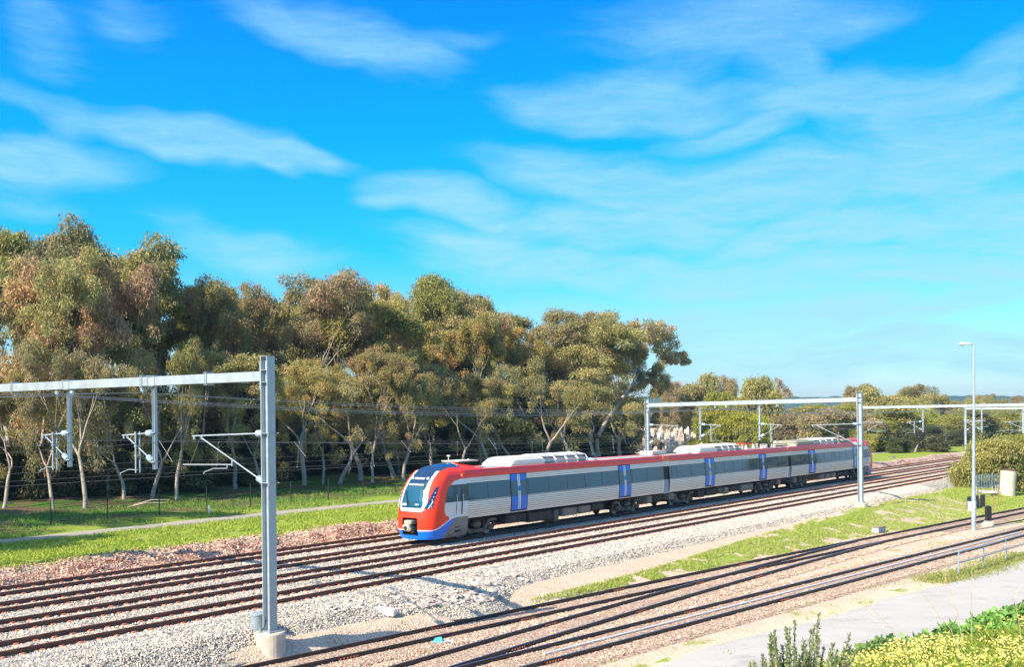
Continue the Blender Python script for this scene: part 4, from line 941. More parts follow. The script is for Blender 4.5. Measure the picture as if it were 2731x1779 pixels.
M['cream'] = simple('cream_cover', (.76, .70, .60), .55, 0, .06, 2, grime=(.62, .56, .46))
M['olive'] = simple('olive_cover', (.30, .29, .20), .7, 0, .08, 2)
M['under'] = simple('dusty_underframe', (.085, .065, .05), .85, 0, .35, 1.6, .2, grime=(.15, .10, .07))
M['bogie'] = simple('dusty_bogie', (.20, .145, .105), .85, 0, .3, 2, .2, grime=(.21, .15, .10))
M['box'] = simple('dusty_box', (.34, .25, .18), .8, 0, .2, 1.5, .2, grime=(.22, .16, .11))
M['wheel'] = simple('wheel_disc', (.50, .36, .24), .6, .2, .15, 3)
M['rubber'] = simple('gangway_rubber', (.018, .02, .022), .7, 0, .2, 3)
def glass_mat(name, col, rough=.03, spec=1.0):
    m, t, b = new_mat(name); n = t.noise(objc(t), .35, 3); setp(b, t, col=t.mix(n, [x * .7 for x in col], [x * 1.3 for x in col]), rough=rough, spec=spec)
    setp(b, t, nrm=bump(t, t.noise(objc(t), .9, 2), .004)); b.inputs['Coat Roughness'].default_value = .02; return m
M['glass'] = glass_mat('tinted_window', (.022, .095, .155), spec=.5)
M['band'] = simple('window_band', (.012, .035, .055), .2, 0, .1, 2, .8, coat=.3)
M['wind'] = glass_mat('windscreen_glass', (.018, .09, .14))
M['hood'] = simple('navy_hood', (.006, .035, .10), .15, 0, .1, 1, .8, coat=.6)
M['lamp'] = simple('headlamp_lens', (.75, .78, .82), .1, .6, .05, 9, 1.0)
M['orange'] = simple('orange_marker', (.85, .13, .05), .3, 0, .05, 3)
M['dash'] = simple('cab_interior', (.55, .50, .38), .7, 0, .1, 4)
M['couple'] = simple('coupler_grey', (.50, .44, .35), .6, .2, .2, 5, grime=(.2, .16, .12))
CW = 1.45                                     # half width
def rib_profile():
    """(half width, height, material) from the skirt up to the roof edge"""
    P = [(1.33, 1.20, 'plain'), (1.37, 1.22, 'plain'), (1.375, 1.30, 'plain')]
    z = 1.31; nr = 7
    def tw(z): return sidew(z) - .005
    for i in range(nr):
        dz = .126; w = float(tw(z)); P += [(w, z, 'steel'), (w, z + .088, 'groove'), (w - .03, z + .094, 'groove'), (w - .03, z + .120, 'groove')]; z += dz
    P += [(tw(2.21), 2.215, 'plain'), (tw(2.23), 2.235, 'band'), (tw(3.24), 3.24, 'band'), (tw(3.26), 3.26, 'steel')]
    z = 3.265
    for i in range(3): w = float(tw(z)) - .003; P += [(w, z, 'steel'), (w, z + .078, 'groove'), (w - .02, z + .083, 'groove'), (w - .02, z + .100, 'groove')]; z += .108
    P += [(1.33, 3.60, 'plain'), (1.345, 3.605, 'red'), (1.33, 3.80, 'red'), (1.27, 4.02, 'red'), (1.22, 4.045, 'red'), (1.15, 4.02, 'roof'), (.9, 4.03, 'roof'), (.5, 4.07, 'roof'), (0, 4.085, 'roof')]
    return P
def sidew(z): return float(np.interp(z, [1.2, 1.5, 1.8, 2.15, 3.2, 3.6, 3.8], [1.378, 1.411, 1.438, 1.450, 1.358, 1.33, 1.31]))
PROF = rib_profile()
def body_mesh(mb, s0, s1, plain_ends=()):
    """extrude the profile from s0 to s1"""
    P = [(w, z) for w, z, _ in PROF]; mts = [m for _, _, m in PROF]; n = len(P)
    full = P + [(-w, z) for w, z in P[::-1][1:]]; V = [(s, y, z) for s in (s0, s1) for y, z in full]; L = len(full)
    for i in range(L - 1):
        k = i if i < n - 1 else L - 2 - i
        mb.add([V[i], V[i + 1], V[L + i + 1], V[L + i]], [[0, 1, 2, 3]], M[mts[k]])
    mb.add([(s0, y, z) for y, z in full], [list(range(L))[::-1]], M['rubber']); mb.add([(s1, y, z) for y, z in full], [list(range(L))], M['rubber'])
    mb.add([(s0, 1.33, 1.2), (s1, 1.33, 1.2), (s1, -1.33, 1.2), (s0, -1.33, 1.2)], [[0, 1, 2, 3]], M['under'])
def curved_panel(mb, s0, s1, z0, z1, side, off, m, n=8, th=.03):
    zs = np.linspace(z0, z1, n); V = []
    for o in (off, off - th):
        for z in zs:
            for s in (s0, s1): V.append((s, side * (sidew(z) + o), z))
    F = []
    for i in range(n - 1):
        a = 2 * i; f = [a, a + 1, a + 3, a + 2]; b = 2 * n; F.append(f if side < 0 else f[::-1]); F.append([b + q for q in (f[::-1] if side < 0 else f)]); F.append([a, a + 2, b + a + 2, b + a]); F.append([a + 1, b + a + 1, b + a + 3, a + 3])
    F += [[0, 2 * n, 2 * n + 1, 1], [2 * n - 2, 2 * n - 1, 4 * n - 1, 4 * n - 2]]; mb.add(V, F, m)
def door(car, s0, s1, side):
    mb = MB(); curved_panel(mb, s0, s1, 1.27, 3.62, side, .006, M['rubber'], 12)
    mid = (s0 + s1) / 2
    for a, b in ((s0 + .07, mid - .02), (mid + .02, s1 - .07)):
        curved_panel(mb, a, b, 1.36, 2.20, side, .014, M['blue'], 8); curved_panel(mb, a, b, 3.17, 3.56, side, .014, M['blue'], 3)
    for z in (1.45, 1.55, 1.65, 1.78): curved_panel(mb, s0 + .09, s1 - .09, z, z + .035, side, .019, M['bluew'], 2)
    o = mb.obj('door', parent=car)
    g = MB()
    for a, b in ((s0 + .07, mid - .12), (mid + .12, s1 - .07)): curved_panel(g, a, b, 2.21, 3.16, side, .016, M['glass'], 4)
    g.obj('door_window', parent=car)
    h = MB()
    for c in (mid - .075, mid + .075):
        curved_panel(h, c - .05, c + .05, 1.38, 3.55, side, .024, M['whitep'], 10, .02); curved_panel(h, c - .052, c + .052, 2.52, 2.82, side, .028, M['lblue'], 3, .02)
    h.obj('door_edge_strip', parent=car)
def bogie(car, s, side_note=None):
    e = MB()
    for sd_ in (-1, 1):
        y = sd_ * 1.02
        # side frame: two humps over the axle boxes and a low middle
        poly = [(-1.95, .98), (-1.55, 1.02), (-1.15, .98), (-.95, .70), (-.6, .48), (.6, .48), (.95, .70), (1.15, .98), (1.55, 1.02), (1.95, .98), (1.95, .84), (1.6, .86), (1.3, .82), (1.1, .56), (.75, .26), (-.75, .26), (-1.1, .56), (-1.3, .82), (-1.6, .86), (-1.95, .84)]
        top = poly[:10]; bot = poly[10:][::-1]
        for i in range(9):
            q = [top[i], top[i + 1], bot[i + 1], bot[i]]; e.prism([(x, z) for x, z in q], y - .08, y + .08, lambda x, z, yy: (x, yy, z), M['bogie'])
        for ax in (-1.35, 1.35):
            e.box((ax, y + sd_ * .02, .46), (.36, .22, .34), M['bogie'], bev=.05); e.tube([(ax, y + sd_ * .12, .46), (ax, y + sd_ * .22, .46)], .13, 12, M['bogie'])
            e.tube([(ax + .32, y, .40), (ax + .32, y, .85)], .085, 8, M['under']); e.tube([(ax - .32, y, .40), (ax - .32, y, .85)], .085, 8, M['under'])
        e.tube([(0, y, .5), (0, y, .98)], .24, 14, M['under']); e.lathe((0, y, .62), (0, 0, 1), [(0, .26), (.08, .30), (.16, .30), (.24, .26)], 14, M['bogie'])
        e.tube([(.62, y + sd_ * .12, .42), (.62, y + sd_ * .12, 1.12)], .05, 8, M['under']); e.box((-.1, y + sd_ * .13, .38), (.5, .06, .16), M['bogie'])
    e.box((0, 0, .62), (.5, 2.0, .3), M['under']); e.box((0, 0, .95), (1.2, 1.6, .3), M['under'])
    o = e.obj('bogie', parent=car); o.location = (s, 0, 0)
    for ax in (-1.35, 1.35):
        w = MB()
        w.tube([(ax, -.78, .43), (ax, .78, .43)], .08, 8, M['under'])
        for sd_ in (-1, 1):
            w.lathe((ax, sd_ * .69, .43), (0, sd_, 0), [(-.05, .44), (0, .46), (.012, .43), (.10, .425)], 28, M['under']); w.lathe((ax, sd_ * .69, .43), (0, sd_, 0), [(.06, .10), (.108, .12), (.104, .36), (.06, .37)], 24, M['wheel'])
        w.obj('wheel', parent=o, smooth=False)
def roof_unit(car, s0, s1, cover, main=None):
    """air conditioning pod: smooth cover then open cage"""
    L = s1 - s0; w = 1.16; mb = MB(); sc0 = s0 + L * .40
    def sect(s, sw, sh): return [(s, y * sw, 3.98 + z * sh) for y, z in ((-w, 0), (-w, .25), (-w + .06, .42), (-w + .28, .56), (-.4, .62), (.4, .62), (w - .28, .56), (w - .06, .42), (w, .25), (w, 0))]
    secs = [sect(s0, .96, .05), sect(s0 + .12, 1, .55), sect(s0 + .45, 1, .92), sect(s0 + .8, 1, 1), sect(sc0, 1, 1)]; V = [p for s in secs for p in s]
    F = [[i * 10 + j, i * 10 + j + 1, (i + 1) * 10 + j + 1, (i + 1) * 10 + j] for i in range(4) for j in range(9)] + [list(range(10))[::-1], list(range(40, 50))]
    mb.add(V, F, cover); o = mb.obj('rooftop_unit', parent=car, smooth=False)
    c = MB(); n = 5; L2 = s1 - sc0
    c.box(((sc0 + s1) / 2, 0, 4.16), (L2 - .1, w * 1.72, .38), M['innerunit']); c.box(((sc0 + s1) / 2, 0, 4.40), (L2 - .1, w * 1.3, .14), M['fan'])
    for k in range(n):
        s = sc0 + .08 + (L2 - .16) * k / (n - 1)
        for ds in ((0, .13) if 0 < k < n - 1 else (0,)):
            pr = [(-w, 3.98), (-w + .02, 4.25), (-w + .22, 4.50), (-.35, 4.62), (.35, 4.62), (w - .22, 4.50), (w - .02, 4.25), (w, 3.98)]
            c.tube([(s + ds, y, z) for y, z in pr], .035, 5, M['cage'])
    for k in range(n * 3):
        s = sc0 + .15 + (L2 - .3) * k / (n * 3 - 1); c.tube([(s, -w + .22, 4.52), (s, -.35, 4.63), (s, .35, 4.63), (s, w - .22, 4.52)], .022, 4, M['cage'])
    for y, z in ((-w + .02, 4.25), (-w + .22, 4.51), (-.35, 4.63), (.35, 4.63), (w - .22, 4.51), (w - .02, 4.25)): c.tube([(sc0, y, z), (s1 - .05, y, z)], .03, 4, M['cage'])
    for a, b in ((.06, .22), (.78, .95)):
        for sd_ in (-1, 1): c.box((sc0 + L2 * (a + b) / 2, sd_ * (w - .08), 4.2), (L2 * (b - a), .04, .22), M['grill'])
    c.obj('condenser_cage', parent=o)
M['cage'] = simple('cage_frame', (.72, .70, .66), .5, .2, .06, 4); M['innerunit'] = simple('condenser', (.56, .50, .50), .6, 0, .1, 2); M['fan'] = simple('condenser_top', (.16, .20, .27), .4, .3, .2, 3)
M['grill'] = simple('condenser_grille', (.16, .28, .34), .4, .3, .3, 8); M['bluew'] = simple('worn_blue', (.05, .20, .58), .4, 0, .2, 3)
def under_boxes(car, items):
    for s0, s1, z0, z1, m in items:
        mb = MB(); mb.box(((s0 + s1) / 2, 0, (z0 + z1) / 2), (s1 - s0, 2.5, z1 - z0), M[m], bev=.03); mb.box(((s0 + s1) / 2, 0, z1 + .04), (s1 - s0 - .1, 2.2, .08), M['under'])
        if m == 'box':
            for k in (.06, .94): mb.box((s0 + (s1 - s0) * k, 0, (z0 + z1) / 2), (.03, 2.54, z1 - z0 - .1), M['bogie'])
        mb.obj('equipment_box', parent=car)
# --- nose
NS0 = ([.2, .3, .8, 1.35, 1.8, 2.4, 3.0, 3.5, 4.0, 4.25, 4.40, 4.45], [.16, .12, 0, 0, .06, .20, .43, .80, 1.42, 2.05, 2.8, 3.5])
NW = ([.2, .35, 1.0, 2.15, 3.2, 3.6, 3.8, 4.0, 4.2, 4.35, 4.45], [1.22, 1.30, 1.40, 1.45, 1.375, 1.345, 1.30, 1.18, .92, .55, .05])
def nose_pt(c, h, s_end=3.55):
    """c 0 centre .. 1 where the corner meets the side .. 2 at s_end"""
    s0 = np.interp(h, *NS0); Wd_ = np.interp(h, *NW); D = np.interp(h, [.2, 2, 3.5, 4.45], [1.05, 1.1, 1.0, .35]); n = 2.5
    th = np.clip(c, 0, 1) * math.pi / 2
    x = Wd_ * np.sin(th) ** (2 / n); s = s0 + D * (1 - np.cos(th) ** (2 / n))
    s = np.where(c > 1, s + (s_end - s) * (c - 1), s); return np.where(s > s_end, s_end, s), x
def nose_class(c, h, s, x):
    hb = .74 + .66 * (lambda q: q * q * (3 - 2 * q))(np.clip((s - .35) / 2.2, 0, 1))
    if h > 4.03 and s > 1.5 and x < .93: return 'hood'
    if .50 < h < 1.43 and x < .56 - .06 * abs(h - 1) and s < .6: return 'recess'
    if h < hb - .03:
        if s > 1.75 + (1.35 - h) * -.9 + .6: return 'skirt'
        return 'blue'
    if h < hb + .035: return 'whitep'
    if s > 1.15 and x > .9:
        sb = np.interp(h, [1.4, 1.55, 1.8, 2.25, 2.8, 3.2, 3.45, 3.56, 3.57], [1.85, 1.5, 1.38, 1.42, 1.62, 1.95, 2.4, 3.1, 9])
        if s > sb and h > hb + .03:
            if 2.24 < h < 3.24: return 'band'
            return 'silverp'
    ws = np.interp(h, [2.03, 2.2, 3.4], [.70, .76, .66]); hl0 = np.interp(h, [1.93, 2.3, 3.2], [.86, 1.03, 1.20]); hl1 = np.interp(h, [1.93, 2.05, 3.2], [1.20, 1.28, 1.30])
    if s < 1.3 and 1.93 < h < 3.2 and hl0 < x < hl1 and h > 1.93 + (x - .86) * .3:
        return 'headlight'
    if 2.06 < h < 3.42 and x < ws: return 'windscreen'
    if 2.00 < h < 4.40 and x < ws + .03 and h < 4.3: return 'hood'
    sv = np.interp(h, [1.82, 2.0, 3.4, 4.1, 4.45], [.95, 1.04, .90, .86, .92])
    if h > 1.80 + .18 * (x > .75) * (x - .75) / .25 and x < sv and h < 4.38: return 'silverp'
    return 'red'
def build_nose(car):
    hs = np.concatenate([np.arange(.22, 4.0, .035), np.arange(4.0, 4.451, .02)]); cs = np.concatenate([np.linspace(0, 1, 60), np.linspace(1.03, 2, 44)])
    H, Cc = np.meshgrid(hs, cs, indexing='ij'); Sx, Xx = nose_pt(Cc, H); nh, nc = H.shape
    groups = {}
    for sg in (-1, 1):
        for i in range(nh - 1):
            for j in range(nc - 1):
                hm = (H[i, j] + H[i + 1, j]) / 2; sm_ = (Sx[i, j] + Sx[i + 1, j + 1]) / 2; xm = (Xx[i, j] + Xx[i + 1, j + 1]) / 2
                k = nose_class(Cc[i, j], hm, sm_, xm)
                groups.setdefault(k if k not in ('headlight',) else k + str(sg), []).append((sg, i, j))
    def fc(lst):
        idx = {}; V = []; F = []
        for sg, i, j in lst:
            f = []
            for a, b in ((i, j), (i, j + 1), (i + 1, j + 1), (i + 1, j)):
                if (sg, a, b) not in idx: idx[(sg, a, b)] = len(V); V.append((Sx[a, b], sg * Xx[a, b], H[a, b]))
                f.append(idx[(sg, a, b)])
            F.append(f if sg < 0 else f[::-1])
        return V, F
    shell = MB()
    for k, m in (('red', 'red'), ('blue', 'blue'), ('whitep', 'whitep'), ('silverp', 'silverp'), ('band', 'band'), ('skirt', 'bogieg'), ('hood', 'hood')):
        if k in groups: V, F = fc(groups[k]); shell.add(V, F, M[m])
    # fairing behind the cab roof dropping to the normal roof
    rng_h = hs[hs > 3.55]; ss = np.linspace(3.55, 7.0, 24); V = []; 
    for s in ss:
        kf = 1 - (lambda q: q * q * (3 - 2 * q))((s - 3.55) / 3.45)
        row = [(s, -float(np.interp(h, *NW)), (h if h < 3.9 else 3.9 + (h - 3.9) * (kf + (1 - kf) * .18))) for h in rng_h]; V += row + [(a, -b, c_) for a, b, c_ in row[::-1]]
    n = 2 * len(rng_h); shell.add(V, [[i * n + j, i * n + j + 1, (i + 1) * n + j + 1, (i + 1) * n + j] for i in range(23) for j in range(n - 1)], M['red'])
    for sg in (-1, 1):                                         # skirt bottom & step panel
        shell.box((2.5, sg * 1.30, .78), (1.4, .1, .86), M['bogieg'], bev=.02)
        for z in (.55, .82, 1.08): shell.box((2.62, sg * 1.362, z), (.5, .02, .12), M['black'])
    sh = shell.obj('cab_shell', parent=car, smooth=True)
    V, F = fc(groups['windscreen']); w = MB(); w.add([(a + .012, b, c_) for a, b, c_ in V], F, M['wind']); ws = w.obj('windscreen', parent=car, smooth=True)
    q = MB(); q.box((.55, 0, 3.30), (.03, 1.25, .06), M['dash']); 
    f0 = lambda h: float(np.interp(h, *NS0))
    q = MB(); q.tube([(f0(2.1) - .03, .28, 2.10), (f0(2.5) - .03, -.02 + .35, 2.45), (f0(2.95) - .03, .62, 2.98)], .016, 5, M['black']); q.tube([(f0(2.5) - .04, .30, 2.30), (f0(2.95) - .035, .58, 2.95)], .03, 4, M['black']); q.tube([(f0(2.1) - .03, .1, 2.12), (f0(2.3) - .03, .22, 2.42)], .014, 4, M['black']); q.obj('wiper', parent=ws)
    q = MB(); q.box((f0(3.28) - .005, 0, 3.28), (.02, 1.12, .09), M['dash'], Matrix.Rotation(math.radians(35), 3, 'Y')); q.obj('sun_blind', parent=ws)
    q = MB(); q.box((f0(2.2) - .015, .47, 2.18), (.02, .36, .12), M['whitep'], bev=.008); q.box((f0(2.2) - .015, -.45, 2.20), (.02, .25, .07), M['whitep']); q.obj('dash_panel', parent=ws)
    q = MB(); q.box((f0(3.62) - .01, 0, 3.62), (.03, .72, .15), M['dest'], Matrix.Rotation(math.radians(48), 3, 'Y'), bev=.005); q.obj('destination_display', parent=car)
    for y in (-.56, .56):
        q = MB(); q.lathe((f0(3.62) + .05, y, 3.62), (-.8, 0, .45), [(0, .10), (.05, .105), (.07, .08), (.075, .001)], 14, M['lamp']); q.obj('headlight', parent=car)
    for sg in (-1, 1):
        V, F = fc(groups['headlight' + str(sg)]); q = MB(); q.add([(a - .008, b * 1.004, c_) for a, b, c_ in V], F, M['hood'])
        for c_, h, r in ((.52, 2.05, .05), (.60, 2.08, .05), (.60, 2.45, .075), (.63, 2.62, .05), (.66, 2.85, .06)):
            s, x = nose_pt(np.array(c_), np.array(h)); q.box((float(s) - .01, sg * (float(x) + .01), h), (.07, .10, r * 1.6), M['lamp'], Matrix.Rotation(sg * .6, 3, 'Z'), bev=.015)
        s, x = nose_pt(np.array([.50, .58, .64]), np.array([2.0, 2.22, 2.35])); q.tube([(float(s[i]) - .015, sg * float(x[i]), (1.98, 2.22, 2.38)[i]) for i in range(3)], .028, 5, M['whitep']); q.obj('headlight_cluster', parent=car)
    q = MB(); rr = M['black']
    q.add([(.62, -.55, .5), (.62, .55, .5), (.62, .55, 1.43), (.62, -.55, 1.43)], [[0, 1, 2, 3]], rr)
    for a, b in (((-.55, .5), (.55, .5)), ((.55, .5), (.55, 1.43)), ((.55, 1.43), (-.55, 1.43)), ((-.55, 1.43), (-.55, .5))): q.add([(.03, a[0], a[1]), (.03, b[0], b[1]), (.62, b[0], b[1]), (.62, a[0], a[1])], [[0, 1, 2, 3]], rr)
    q.obj('coupler_recess', parent=car)
    q = MB(); q.box((.12, .02, 1.20), (.55, .55, .22), M['couple'], bev=.04); q.box((-.05, .12, .90), (.30, .52, .42), M['couple'], bev=.08); q.tube([(.3, 0, .85), (-.12, -.02, .85)], .17, 14, M['couple']); q.tube([(-.14, .10, .88), (-.22, .10, .88)], .11, 12, M['black'])
    q.lathe((-.19, .27, .92), (-1, 0, 0), [(0, .10), (.06, .05), (.10, .02)], 10, M['couple'])
    for i in range(5): q.tube([(.25, -.25 - .03 * i, .62), (.02, -.34, .60 + .05 * i), (.3, -.42, .78 + .06 * i)], .018, 5, M['black'])
    q.obj('coupler', parent=car)
    for sg in (-1, 1):
        q = MB(); q.lathe((3.05, sg * 1.36, 3.72), (.1, sg, .25), [(0, .12), (.05, .10), (.08, .05), (.085, .001)], 12, M['orange']); q.obj('marker_light', parent=car)
        q = MB()
        curved_panel(q, 2.90, 2.99, 1.38, 3.43, sg, .012, M['rubber'], 12); curved_panel(q, 2.52, 2.95, 3.36, 3.42, sg, .012, M['rubber'], 3); curved_panel(q, 2.44, 2.47, 1.40, 3.35, sg, .010, M['rubber'], 12); curved_panel(q, 2.46, 2.96, 1.38, 1.41, sg, .012, M['rubber'], 2)
        q.obj('cab_door', parent=car); g = MB(); g.box((2.70, sg * (sidew(2.78) + .015), 2.78), (.32, .02, .72), M['glass'], Matrix.Rotation(sg * .087, 3, 'X'), bev=.01); g.obj('cab_door_window', parent=car)
        q = MB()
        for s in (2.49, 3.05): q.tube([(s, sg * 1.50, 1.65), (s, sg * 1.47, 2.65)], .014, 6, M['whitep']); q.box((s, sg * 1.475, 1.66), (.02, .06, .02), M['whitep']); q.box((s, sg * 1.44, 2.64), (.02, .08, .02), M['whitep'])
        q.obj('grab_rail', parent=car)
        g = MB(); g.box((1.98, sg * (sidew(2.72) + .012), 2.72), (.45, .02, .82), M['glass'], Matrix.Rotation(sg * .087, 3, 'X'), bev=.01); g.obj('cab_side_window', parent=car)
        for k in (.28, .56): 
            q = MB(); s0_ = f0(4.25); q.obj
    return sh
M['bogieg'] = simple('grey_skirt', (.24, .225, .20), .6, .2, .12, 2, grime=(.17, .13, .10)); M['dest'] = simple('destination_blind', (.55, .57, .45), .5, 0, .15, 12)
def carriage(train, s_org, L, flip, nose, doors, wins, boxes, ac, acm, bogies, label=None):
    """built in its own frame: s 0 at the end named first; flip turns it round"""
    car = empty('carriage'); car.parent = train; car.location = (s_org, 0, 0)
    if flip: car.rotation_euler = (0, 0, math.pi)
    if label: car['label'] = label
    mb = MB(); s0 = 3.5 if nose else 0
    body_mesh(mb, s0, L); mb.obj('carriage_body', parent=car)
    for s in (-1, 1):
        e = MB()
        ends = [L - .14] + ([] if nose else [.14])
        for x in ends:
            curved_panel(e, x - .13, x + .13, 1.22, 2.21, s, .008, M['plain'], 6); curved_panel(e, x - .13, x + .13, 3.25, 3.60, s, .008, M['plain'], 3)
        e.obj('end_pillar', parent=car)
        for a, b in doors: door(car, a, b, s)
        for a, b in wins:
            g = MB(); curved_panel(g, a + .03, b - .03, 2.27, 3.22, s, .008, M['glass'], 3, .02); g.obj('window', parent=car)
    for b in bogies: bogie(car, b)
    under_boxes(car, boxes)
    for a, b in ac: roof_unit(car, a, b, acm)
    return car
TH0 = 46.55; dn = float(drift(122) - drift(52)) / 70.0
n0 = 40.32 + float(drift(TH0))
def train_pt(s): return W(TH0, n0, 0, False)
TM = (lambda x: Matrix.Translation(train_pt(0)) @ Matrix((x, Vector((-x.y, x.x, 0)).normalized(), x.cross(Vector((-x.y, x.x, 0)).normalized()))).transposed().to_4x4())(Vector((S - dn * C, C + dn * S, TAU * S)).normalized())
train = empty('train', TM.translation, 0, 'red, silver and blue three carriage electric passenger train', 'train'); train.rotation_euler = TM.to_euler()
def rng2(lst): return list(zip(lst[:-1], lst[1:]))
c1 = carriage(train, 0, 27.4, False, True, [(7.75, 9.5), (20.75, 22.45)], rng2([3.6, 5.45, 7.6]) + rng2([9.65, 11.85, 14.05, 16.25, 18.45, 20.65]) + rng2([22.6, 24.85, 27.1]),
    [(7.5, 9.6, .55, 1.05, 'under'), (9.9, 12.6, .42, 1.0, 'under'), (12.8, 13.3, .22, 1.0, 'bogie'), (13.8, 15.55, .50, 1.02, 'box'), (15.85, 17.25, .52, 1.02, 'box'), (17.4, 19.0, .62, 1.05, 'under'), (25.1, 25.9, .6, 1.1, 'box'), (26.2, 27.2, .62, 1.1, 'under')], [(8.1, 17.1)], M['cream'], [4.75, 22.45], 'leading carriage with the red and blue cab front')
build_nose(c1)
c2 = carriage(train, 28.35, 23.6, False, False, [(6.1, 7.85), (16.95, 18.6)], rng2([.3, 1.2, 3.6, 6.0]) + rng2([8.0, 9.75, 11.5, 13.3, 15.05, 16.8]) + rng2([18.75, 21.1, 23.3]),
    [(.2, 1.1, .6, 1.1, 'box'), (5.2, 6.3, .45, 1.05, 'under'), (6.6, 8.6, .5, 1.0, 'under'), (8.9, 9.7, .55, 1.05, 'bogie'), (10.0, 10.9, .45, 1.0, 'box'), (11.2, 12.6, .6, 1.02, 'under'), (13.4, 16.0, .48, 1.02, 'box'), (21.4, 22.2, .6, 1.1, 'box')], [(5.4, 13.6)], M['cream'], [2.75, 19.0], 'middle carriage with the pantograph')
c3 = carriage(train, 77.3, 24.6, True, True, [(5.9, 7.2), (18.3, 20.1)], rng2([3.6, 4.7, 5.8]) + rng2([7.3, 9.4, 11.5, 13.7, 15.9, 18.2]) + rng2([20.2, 22.2, 24.3]),
    [(8.2, 9.4, .5, 1.0, 'under'), (9.8, 11.5, .5, 1.0, 'under'), (12.0, 13.3, .5, 1.02, 'box'), (13.6, 15.0, .5, 1.02, 'box'), (15.3, 16.7, .5, 1.02, 'box'), (22.8, 23.6, .6, 1.1, 'box')], [(12.2, 22.0)][:0], M['olive'], [4.7, 21.7], 'rear carriage with the far cab')
build_nose(c3)
# rear carriage roof pod runs the other way round
cp = empty('roof_equipment'); cp.parent = c3; cp.location = (24.6, 0, 0); cp.rotation_euler = (0, 0, math.pi)
roof_unit(cp, 1.9, 13.8, M['olive'])
q = MB(); q.box((17.0, 0, 4.20), (3.2, 1.9, .40), M['olive'], bev=.12)
for k in range(3): q.tube([(15.0 + .22 * k, -.95, 4.1), (15.0 + .22 * k, -.6, 4.36), (15.0 + .22 * k, .6, 4.36), (15.0 + .22 * k, .95, 4.1)], .05, 6, M['black'])
q.obj('rooftop_box', parent=cp); q = MB(); q.box((-.1, -.3, 4.13), (3.8, .14, .05), M['black']); q.box((-.1, .3, 4.12), (3.8, .14, .05), M['black']); q.obj('roof_conduit', parent=cp)
# gangways between the carriages
for a, b in ((27.4, 28.35), (51.95, 52.70)):
    g = MB(); w = 1.33
    def gp(s, z): return w + .03 * math.sin((s - a) * 12) if z < 3.3 else w
    n = 10
    for z0, z1, m, ww in ((1.15, 2.22, 'galvd', 1.36), (2.22, 3.24, 'rubber', 1.33), (3.24, 3.62, 'cream', 1.37), (3.62, 4.03, 'orange', 1.35)):
        g.box(((a + b) / 2, 0, (z0 + z1) / 2), (b - a - .02, ww * 2, z1 - z0 - .004), M[m])
    g.box(((a + b) / 2, 0, .95), (b - a + 2.4, 1.7, .3), M['under']); o = g.obj('gangway', parent=train)
# roof furniture of the leading carriage
q = MB(); q.box((4.7, .1, 4.49), (1.9, 1.3, .06), M['cream']); q.box((4.7, .1, 4.44), (1.5, 1.0, .1), M['black']); q.lathe((5.0, -.3, 4.52), (0, 0, 1), [(0, .08), (.05, .08), (.09, .03)], 10, M['cream']); q.lathe((4.1, .5, 4.5), (0, 0, 1), [(0, .02), (.25, .02), (.26, .1), (.33, .1), (.34, .02)], 10, M['white']); q.obj('roof_antenna', parent=c1)
for car, s in ((c1, 18.3), (c2, 4.3)):
    q = MB(); q.lathe((s, -.35, 4.02), (0, 0, 1), [(0, .62), (.06, .66), (.14, .60), (.18, .30), (.19, .001)], 20, M['silverp']); q.obj('roof_vent', parent=car)
q = MB(); q.box((.35, .2, 4.22), (2.3, 1.1, .28), M['cream'], bev=.02)
for k in range(6): q.box((-.8 + k * .42, -.36, 4.22), (.03, .02, .24), M['galvd'])
q.obj('roof_box', parent=c2); q = MB(); q.box((2.4, .2, 4.13), (3.4, .5, .06), M['roofd']) if 'roofd' in M else q.box((2.4, .2, 4.13), (3.4, .5, .06), M['under']); q.obj('roof_walkway', parent=c2)
# pantograph
pn = empty('pantograph'); pn.parent = c2; pn.location = (17.0, 0, 0)
q = MB(); 
for y in (-.55, .55): q.box((-.1, y, 4.52), (2.2, .09, .08), M['red'])
for x in (-1.1, .9): q.box((x, 0, 4.52), (.09, 1.2, .08), M['red'])
q.obj('base_frame', parent=pn)
q = MB()
for x in (-1.0, .8):
    for y in (-.55, .55): q.lathe((x, y, 4.05), (0, 0, 1), [(0, .12), (.05, .15), (.12, .09), (.16, .14), (.24, .09), (.28, .13), (.36, .08), (.44, .07)], 12, M['cream'])
q.obj('insulator', parent=pn)
q = MB(); q.tube([(.0, -.1, 4.56), (1.5, -.1, 4.95)], .045, 6, M['black']); q.tube([(.0, .1, 4.56), (1.5, .1, 4.95)], .03, 6, M['black'])
for y in (-.12, .12): q.tube([(1.5, y, 4.95), (-.3, y * 2.4, 5.45)], .028, 6, M['black'])
q.box((-.35, 0, 5.49), (.30, 1.5, .035), M['black']); q.tube([(-.35, -.75, 5.49), (-.35, -.95, 5.40)], .02, 5, M['black']); q.tube([(-.35, .75, 5.49), (-.35, .95, 5.40)], .02, 5, M['black']); q.obj('arm', parent=pn)
q = MB()
for x, h, r in ((-3.2, .16, .35), (-2.4, .14, .3), (1.9, .38, .09), (2.4, .42, .10), (2.9, .40, .08), (3.7, .3, .12), (4.4, .34, .10), (5.0, .30, .14)):
    for y in (-.7, .1): q.lathe((x, y, 4.04), (0, 0, 1), [(0, r)] + [(h * (.15 + .8 * i / 6), r * (1 if i % 2 else .6)) for i in range(6)] + [(h, r * .5)], 12, M['cream'] if x != 3.7 else M['black'])
